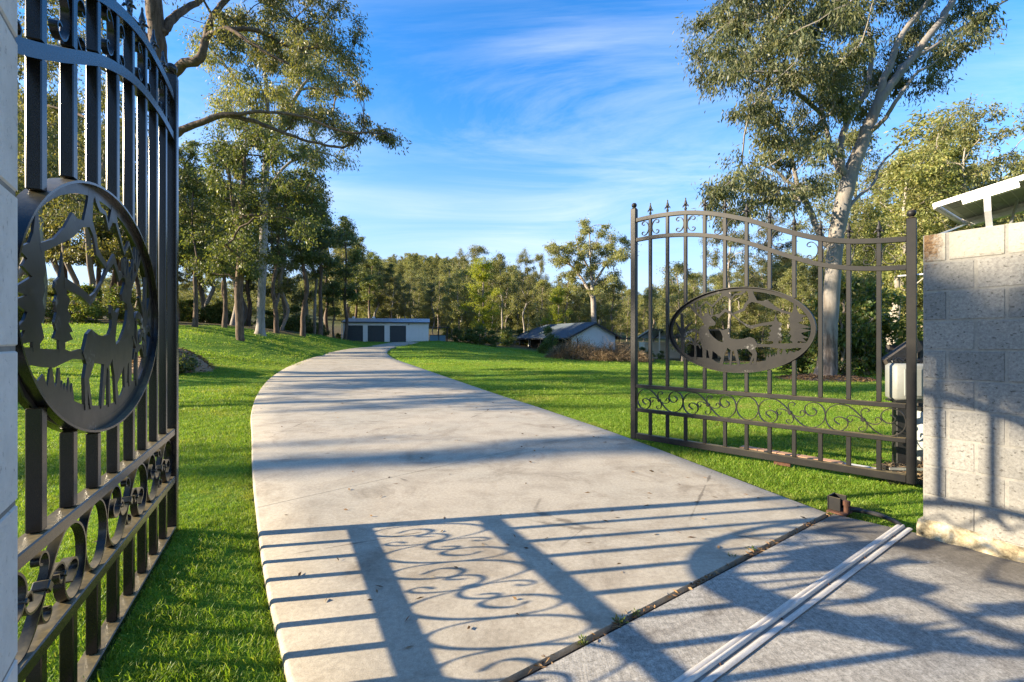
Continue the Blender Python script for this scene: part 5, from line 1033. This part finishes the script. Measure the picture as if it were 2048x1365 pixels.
# unseen trees added behind the camera to darken reflections in the gates
for k, (x, y, h, kd, vr) in enumerate([(-14, -19, 13, 'ironbark', 0), (-9, -15, 11, 'gold', 0), (-4, -17, 14, 'ironbark', 1), (1, -14, 11, 'scrub', 0), (6, -16, 14, 'ironbark', 2), (11, -13, 12, 'gold', 1), (16, -16, 15, 'gum', 0), (14, -7, 10, 'scrub', 1), (20, -9, 13, 'ironbark', 0), (-1, -22, 16, 'gum', 1), (9, -22, 16, 'gum', 2), (-19, -24, 15, 'ironbark', 1), (24, -2, 12, 'gold', 2)]):
    plant(kd, x, y, h, 'unseen tree added behind the camera to darken the gate reflections', 'unseen trees added behind the camera', var=vr)
# outside the frame on the sun's side, standing where the shade on the concrete comes from
for k, (x, y, h, kd, vr, sq) in enumerate([(-30, .15, 13, 'slim', 0, .42), (-24, 5.9, 14, 'scrub', 1, 1), (-26, 10.5, 15, 'slim', 1, 1), (-27, 14, 13, 'scrub', 0, 1)]):
    plant(kd, x, y, h, 'roadside tree outside the left gate', 'roadside trees outside the left gate', var=vr, sq=sq)
rr = np.random.default_rng(5); cl = [(-20+rr.normal(0, .8), rr.uniform(-7.5, -2.5), rr.uniform(5.9, 9.5), .75) for k in range(19)]+[(-20+rr.normal(0, .3), rr.uniform(-2.35, -.75), rr.uniform(8.75, 9.55), .40) for k in range(16)]  # unseen crown, clumps placed to shade the apron and middle of the wall
unique_tree('shade_tree', 341, [(-20, -4.5, -.4, .3), (-20, -4.5, 0, .26), (-20.2, -4.3, 3, .2), (-20, -4.4, 6, .15), (-20, -4.3, 9, .08)], cl, 'leaf_olive', 'bark_pale', 'unseen roadside gum, its crown shaped to shade the apron and block wall', ntw=6, nlv=24, L=.2, W=.06, droop=.9, tip=.008, amin=.4)

# ------------------------------------------------------------------ instanced stuff: far wood on the hills, grass
def scatter(name, pts, rot, scl, idx, coll, m=None):
    me = bpy.data.meshes.new(name+'_points'); me.vertices.add(len(pts)); me.vertices.foreach_set('co', np.asarray(pts, np.float32).ravel())
    a = me.attributes.new('rot', 'FLOAT_VECTOR', 'POINT'); a.data.foreach_set('vector', np.asarray(rot, np.float32).ravel())
    a = me.attributes.new('scl', 'FLOAT', 'POINT'); a.data.foreach_set('value', np.asarray(scl, np.float32))
    a = me.attributes.new('idx', 'INT', 'POINT'); a.data.foreach_set('value', np.asarray(idx, np.int32)); me.update()
    o = link(name, me); ng = bpy.data.node_groups.new(name+'_scatter', 'GeometryNodeTree')
    ng.interface.new_socket('Geometry', in_out='INPUT', socket_type='NodeSocketGeometry'); ng.interface.new_socket('Geometry', in_out='OUTPUT', socket_type='NodeSocketGeometry')
    N = ng.nodes.new; L = ng.links.new; gi = N('NodeGroupInput'); go = N('NodeGroupOutput'); ip = N('GeometryNodeInstanceOnPoints'); ci = N('GeometryNodeCollectionInfo'); ci.inputs[0].default_value = coll; ci.inputs['Separate Children'].default_value = True; ci.inputs['Reset Children'].default_value = True
    def attr(nm, ty): n = N('GeometryNodeInputNamedAttribute'); n.data_type = ty; n.inputs['Name'].default_value = nm; return n.outputs['Attribute']
    L(gi.outputs[0], ip.inputs['Points']); L(ci.outputs[0], ip.inputs['Instance']); ip.inputs['Pick Instance'].default_value = True; L(attr('idx', 'INT'), ip.inputs['Instance Index'])
    L(attr('rot', 'FLOAT_VECTOR'), ip.inputs['Rotation']); L(attr('scl', 'FLOAT'), ip.inputs['Scale']); L(ip.outputs[0], go.inputs[0])
    md = o.modifiers.new('scatter', 'NODES'); md.node_group = ng; tag(o, kind='stuff'); return o
rg = np.random.default_rng(9)
def protos(name, meshes):
    c = bpy.data.collections.new(name)
    for i, me in enumerate(meshes): o = bpy.data.objects.new('%s_%02d' % (name, i), me); c.objects.link(o)
    return c
wc = protos('wood_crown', [PROTO['gold'][0][1], PROTO['gold'][1][1], PROTO['scrub'][0][1], PROTO['gold'][2][1], PROTO['scrub'][1][1]])
n = 3600; u = np.where(np.arange(n) < 2400, rg.uniform(-1250, 1250, n), rg.uniform(-340, 90, n)); d = np.sqrt(rg.uniform(120**2, 460**2, n)); x = u/F*d; z = ground_z(x, d)
sky_cap = CZ+(CY-np.array([skyline(q+CX)+12 for q in u]))/F*d
idx = rg.integers(0, 5, n); Hs = np.array([13, 13, 13, 13, 13.0])[idx]; s = rg.uniform(11, 17, n)/Hs; ok = (z+Hs*s < sky_cap) | (np.abs(u+180) < 90)
scatter('distant_wood', np.stack([x, d, z-1], 1)[ok], np.stack([0*u, 0*u, rg.uniform(0, 6.28, n)], 1)[ok], s[ok], idx[ok], wc)

def tuft(seed, nb, rad, h, wd):
    r = np.random.default_rng(seed); V = []; Q = []
    for k in range(nb):
        a = r.uniform(0, 6.28); q = rad*math.sqrt(r.uniform(0, 1)); c = np.array((q*math.cos(a), q*math.sin(a), -.01)); b = r.uniform(0, 6.28); ln = h*r.uniform(.5, 1.2); sp = r.uniform(.1, .75)
        d = np.array((math.cos(b)*sp, math.sin(b)*sp, 1.0)); d /= np.linalg.norm(d); d2 = d+np.array((math.cos(b)*.5, math.sin(b)*.5, -.25)); d2 /= np.linalg.norm(d2); f = r.uniform(0, 6.28); s = np.array((math.cos(f), math.sin(f), 0))*wd*r.uniform(.6, 1.2)/2
        m = c+d*ln*.55; i = len(V); V += [c-s, c+s, m+s*.8, m-s*.8, m+d2*ln*.5]; Q += [(i, i+1, i+2, i+3), (i+3, i+2, i+4, i+4)]
    V = np.array(V); me = bpy.data.meshes.new('tuft'); me.from_pydata([tuple(p) for p in V], [], [q if q[2] != q[3] else q[:3] for q in Q]); me.materials.append(M['grass']); me.update(); return me
gc = protos('tuft', [tuft(i, 48, .085, .040, .0042) for i in range(4)]+[tuft(10+i, 54, .20, .052, .009) for i in range(3)]+[tuft(20+i, 48, .55, .07, .022) for i in range(3)])
allp = []
def lawn(n, r0, r1, i0, i1, s0, s1, p=1.0, half=PI*.30):
    r = (rg.uniform(r0**p, r1**p, n))**(1/p); a = rg.uniform(-half, half, n); x, y = r*np.sin(a), r*np.cos(a)
    wob = wood_mask(x, y) < rg.uniform(.1, .6, n); keep = wob & ~inside(DRIVE_POLY, x, y) & ~inside(APRON, x, y)
    x, y = x[keep], y[keep]; dd = np.minimum(dist_poly(LC, x, y), dist_poly(RC, x, y)); k = dd > np.where(np.hypot(x, y) < 12, .012, .06); x, y = x[k], y[k]
    # keep clear of the wall, mulch rings and buildings
    rel = np.stack([x-2.655, y-2.98], 1); sj = rel@J; sn = -(rel@Nn); k = ~((sj > -.03) & (sj < .3) & (sn > -.03) & (sn < 1.35)); k &= ~(((x-10.9)/1.4)**2+((y-16.1)/1.2)**2 < 1); k &= ~(((x+11.7)/1.0)**2+((y-15.8)/1.6)**2 < 1); k &= ~((x > -23.5) & (x < -8.4) & (y > 62.8) & (y < 72)); k &= ~((np.abs((x-2.76)*.885+(y-5.02)*.465) < .085) & (y < 5.95) & (y > 4.1))
    x, y = x[k], y[k]; m = len(x); allp.append((np.stack([x, y, ground_z(x, y)], 1), np.stack([rg.normal(0, .12, m), rg.normal(0, .12, m), rg.uniform(0, 6.28, m)], 1), rg.uniform(s0, s1, m)*(.88+.2*np.sin(x*.9+1.3*np.sin(y*.7))), rg.integers(i0, i1, m)))
lawn(15000, 1.6, 5.2, 0, 4, .75, 1.15, 2.0)
lawn(26000, 4.8, 12, 0, 4, .95, 1.5, 1.6)
lawn(17000, 10, 26, 4, 7, .85, 1.3, 1.5)
lawn(13000, 24, 74, 7, 10, .8, 1.2, 1.5)
scatter('lawn_grass', *[np.concatenate([a[k] for a in allp]) for k in range(4)], gc)

# ------------------------------------------------------------------ ground litter, dry heaps, weeds
def twig_heap(name, seed, blobs, n, mt, label, cat, lean=.5, wd=.012, ln=(.4, 1.0)):
    r = np.random.default_rng(seed); c0 = np.array(blobs[0][:2]); z0 = gz(*c0); V = []; Q = []
    for k in range(n):
        b = blobs[r.integers(len(blobs))]; a = r.uniform(0, 6.28); q = math.sqrt(r.uniform(0, 1)); x, y = b[0]+b[2]*q*math.cos(a), b[1]+b[2]*.7*q*math.sin(a); top = b[3]*(1-q**2.2)*r.uniform(.55, 1.1)
        p = np.array((x, y, gz(x, y) if False else z0+b[4]))+np.array((0, 0, max(0, top*r.uniform(0, .85)))); d = np.array((math.cos(a)*lean*q+r.normal(0, .5), math.sin(a)*lean*q+r.normal(0, .5), r.normal(.35, .5))); d /= np.linalg.norm(d); l = r.uniform(*ln)*max(.5, b[3]/1.6); s = np.cross(d, r.normal(0, 1, 3)); s = s/np.linalg.norm(s)*wd*r.uniform(.5, 1.3)
        m = p+d*l*.5; e = m+(d+np.array((0, 0, -.7))*r.uniform(0, 1))*l*.5; i = len(V); V += [p-s, p+s, m+s*.7, m-s*.7, e]; Q += [(i, i+1, i+2, i+3), (i+3, i+2, i+4)]
    V = np.array(V); off = np.array((c0[0], c0[1], z0)); me = bpy.data.meshes.new(name); me.from_pydata([tuple(p-off) for p in V], [], Q); me.materials.append(M[mt]); me.update()
    o = link(name, me); o.location = tuple(off); tag(o, label, cat); return o
def bl(px, d, r, h, dz=0): return ((px-CX)/F*d, d, r, h, dz)
twig_heap('dry_bush', 41, [bl(1150, 46, 2.0, 2.7), bl(1122, 46, 1.4, 1.7), bl(1175, 45.5, 1.6, 2.0), bl(1186, 46.2, 1.2, 1.6)], 12000, 'leaf_dry', 'larger dry brown bush before the house gable, tallest at its left', 'bush', .7, .018, (.35, .9))
twig_heap('dry_bush', 42, [bl(1225, 45, 1.7, 2.3), bl(1252, 45, 1.6, 1.9), bl(1208, 44.6, 1.3, 1.6), bl(1280, 44.5, 1.2, 1.2)], 11000, 'leaf_dry', 'reddish dry bush right of the house gable, partly behind the gate post', 'bush', .7, .018, (.35, .9))
def mound(name, c, rx, ry, h, mt, label, cat, seed=1):
    r = np.random.default_rng(seed); na, nr = 40, 10; z0 = gz(*c); V = [(0, 0, h)]; Fc = []; ph = r.uniform(0, 6.28, 5)
    for i in range(1, nr+1):
        t = i/nr
        for k in range(na): a = 2*PI*k/na; w_ = 1+.10*math.sin(3*a+ph[0])+.07*math.sin(5*a+ph[1]); x, y = rx*t*w_*math.cos(a), ry*t*w_*math.sin(a); V.append((x, y, gz(c[0]+x, c[1]+y)-z0+h*(1-t*t)**1.2*(1+.2*math.sin(7*a+ph[2])*t)+(.012 if i < nr else -.05)+r.normal(0, .006)))
    Fc = [(0, 1+k, 1+(k+1) % na) for k in range(na)]+[(1+(i-1)*na+k, 1+i*na+k, 1+i*na+(k+1) % na, 1+(i-1)*na+(k+1) % na) for i in range(1, nr) for k in range(na)]
    o = MB().add(V, Fc).build(name, M[mt], None, 80); o.location = (c[0], c[1], z0); tag(o, label, cat); return o
mound('mulch_ring', (10.9, 16.1), 1.5, 1.3, .14, 'litter', 'ring of bark litter round the foot of the leaning gum', 'mulch')
mound('mulch_heap', (-11.7, 15.8), 1.05, 1.7, .7, 'litter', 'tan heap of mulch and leaves beside the left gate post', 'mulch heap', 3)
def leaves(name, P, n_sz, mt, seed, label=None, cat=None, kind=None, lift=.004):
    r = np.random.default_rng(seed); P = np.asarray(P, float); n = len(P); a = r.uniform(0, 6.28, n); D = np.stack([np.cos(a), np.sin(a), r.normal(0, .22, n)], 1); V, Q = quads_leaf(r, P+np.array((0, 0, lift)), D, n_sz, n_sz*.32); V[:, 2] = np.maximum(V[:, 2], np.repeat(P[:, 2], 4)+.002)
    o = link(name, np_mesh(name, V, Q, M[mt])); tag(o, label, cat, None, kind); return o
def ring_pts(c, rx, ry, n, seed, hh):
    r = np.random.default_rng(seed); q = np.sqrt(r.uniform(0, 1, n)); a = r.uniform(0, 6.28, n); x, y = c[0]+rx*q*np.cos(a), c[1]+ry*q*np.sin(a); return np.stack([x, y, ground_z(x, y)+hh*(1-q*q)**1.2+.02], 1)
leaves('leaf_litter', np.vstack([ring_pts((10.9, 16.1), 1.55, 1.35, 2000, 1, .14), ring_pts((-11.7, 15.8), 1.1, 1.75, 1800, 2, .7)]), .13, 'leaf_fallen', 5, kind='stuff', lift=.02)
# a dark leaved cut branch lying on the left heap
b = empty('cut_branch', (-11.05, 15.0, gz(-11.05, 15.0)), 0, 'dark leaved cut branch lying on the mulch heap right of the left gate post', 'branch'); rb = np.random.default_rng(6); m = MB(); tips = []
for k in range(9):
    a = rb.uniform(-1.2, 1.2); P = [(0, 0, .1)]
    for q in range(4): P.append((P[-1][0]+.2*math.cos(a)+rb.normal(0, .05), P[-1][1]+.16*math.sin(a)+rb.normal(0, .05), P[-1][2]+rb.uniform(.0, .19)))
    m.tube(P, [.014, .012, .009, .007, .004], 5); tips += P[1:]
b.scale = (.8, .8, .75); m.build('twigs', M['bark_rough'], b); Cn = np.repeat(np.array(tips), 20, 0)+rb.normal(0, .09, (len(tips)*20, 3)); V, Q = quads_leaf(rb, Cn, rb.normal(0, 1, Cn.shape), .17, .075); link('leaves', np_mesh('leaves', V, Q, M['leaf_dark']), None, b)
# on the concrete: scattered gum leaves, and dirt and litter caught in the joint
rl = np.random.default_rng(12); n = 420; t = rl.uniform(0, 1, n)**.8; sd_ = rl.uniform(.03, .97, n); k = (t*45).astype(int); P = LC[k]*(1-sd_[:, None])+RC[k]*sd_[:, None]; P[:, :2] += rl.normal(0, .15, (n, 2)); P = P[inside(DRIVE_POLY, P[:, 0], P[:, 1])]
leaves('fallen_leaves', P[:150], .05, 'leaf_fallen', 7, kind='stuff')
n = 900; r_ = np.sqrt(rl.uniform(2.2**2, 22**2, n)); a_ = rl.uniform(-.95, .95, n); Pl = np.stack([r_*np.sin(a_), r_*np.cos(a_), 0*r_], 1); Pl = Pl[~inside(DRIVE_POLY, Pl[:, 0], Pl[:, 1]) & ~inside(APRON, Pl[:, 0], Pl[:, 1]) & (np.sin(Pl[:, 0]*1.7)+np.sin(Pl[:, 1]*1.1) > rl.uniform(-1.5, 2, n))]; Pl[:, 2] = ground_z(Pl[:, 0], Pl[:, 1])+.035
leaves('lawn_leaves', Pl, .06, 'leaf_fallen', 17, kind='stuff')
a0 = np.array((-.557, 1.329)); a1 = np.array((2.303, 3.364)); n = 520; t = rl.uniform(0, 1, n); off = rl.normal(.016, .011, n); Pj = a0+(a1-a0)*t[:, None]-Nn*off[:, None]; keep = np.sin(t*37)+np.sin(t*83+1) > rl.uniform(-1.6, 1.8, n)
leaves('joint_litter', np.c_[Pj, np.full(n, -.012)][keep], .034, 'leaf_fallen', 8, kind='stuff', lift=.010)
o = MB().box(((a0+a1)[0]/2-Nn[0]*.0175, (a0+a1)[1]/2-Nn[1]*.0175, -.055), (3.75, .06, .05), (*J, 0), (*Nn, 0)).build('joint_dirt', M['soil']); tag(o, kind='structure')
def weed(px, py, s, seed, label):
    d = CZ*F/(py-CY); x, y, _ = at(px, py, d); r = np.random.default_rng(seed); n = 26; a = r.uniform(0, 6.28, n); b = empty('weed', (x, y, -.012), 0, label, 'weed'); el = r.uniform(.25, 1.1, n); D = np.stack([np.cos(a)*np.cos(el), np.sin(a)*np.cos(el), np.sin(el)], 1)
    m = MB()
    for k in range(7): m.tube([(0, 0, 0), D[k]*s*.5, D[k]*s*.9], [.0012, .001, .0006], 4)
    m.build('stem', M['leaf_bush'], b); V, Q = quads_leaf(r, D*s*r.uniform(.1, .75, n)[:, None], D+r.normal(0, .35, (n, 3)), s*.55, s*.22); link('leaf', np_mesh('leaf', V, Q, M['leaf_bush']), None, b)
weed(1240, 1243, .04, 1, 'leafy green weed in the slab joint, biggest of those along it'); weed(1168, 1285, .038, 2, 'star shaped weed in the slab joint nearest the camera'); weed(1272, 1226, .028, 3, 'small weed in the slab joint just beyond the biggest one'); weed(1462, 1112, .03, 4, 'small weed at the middle of the slab joint'); weed(1500, 1098, .035, 5, 'tiny weed furthest along the slab joint')
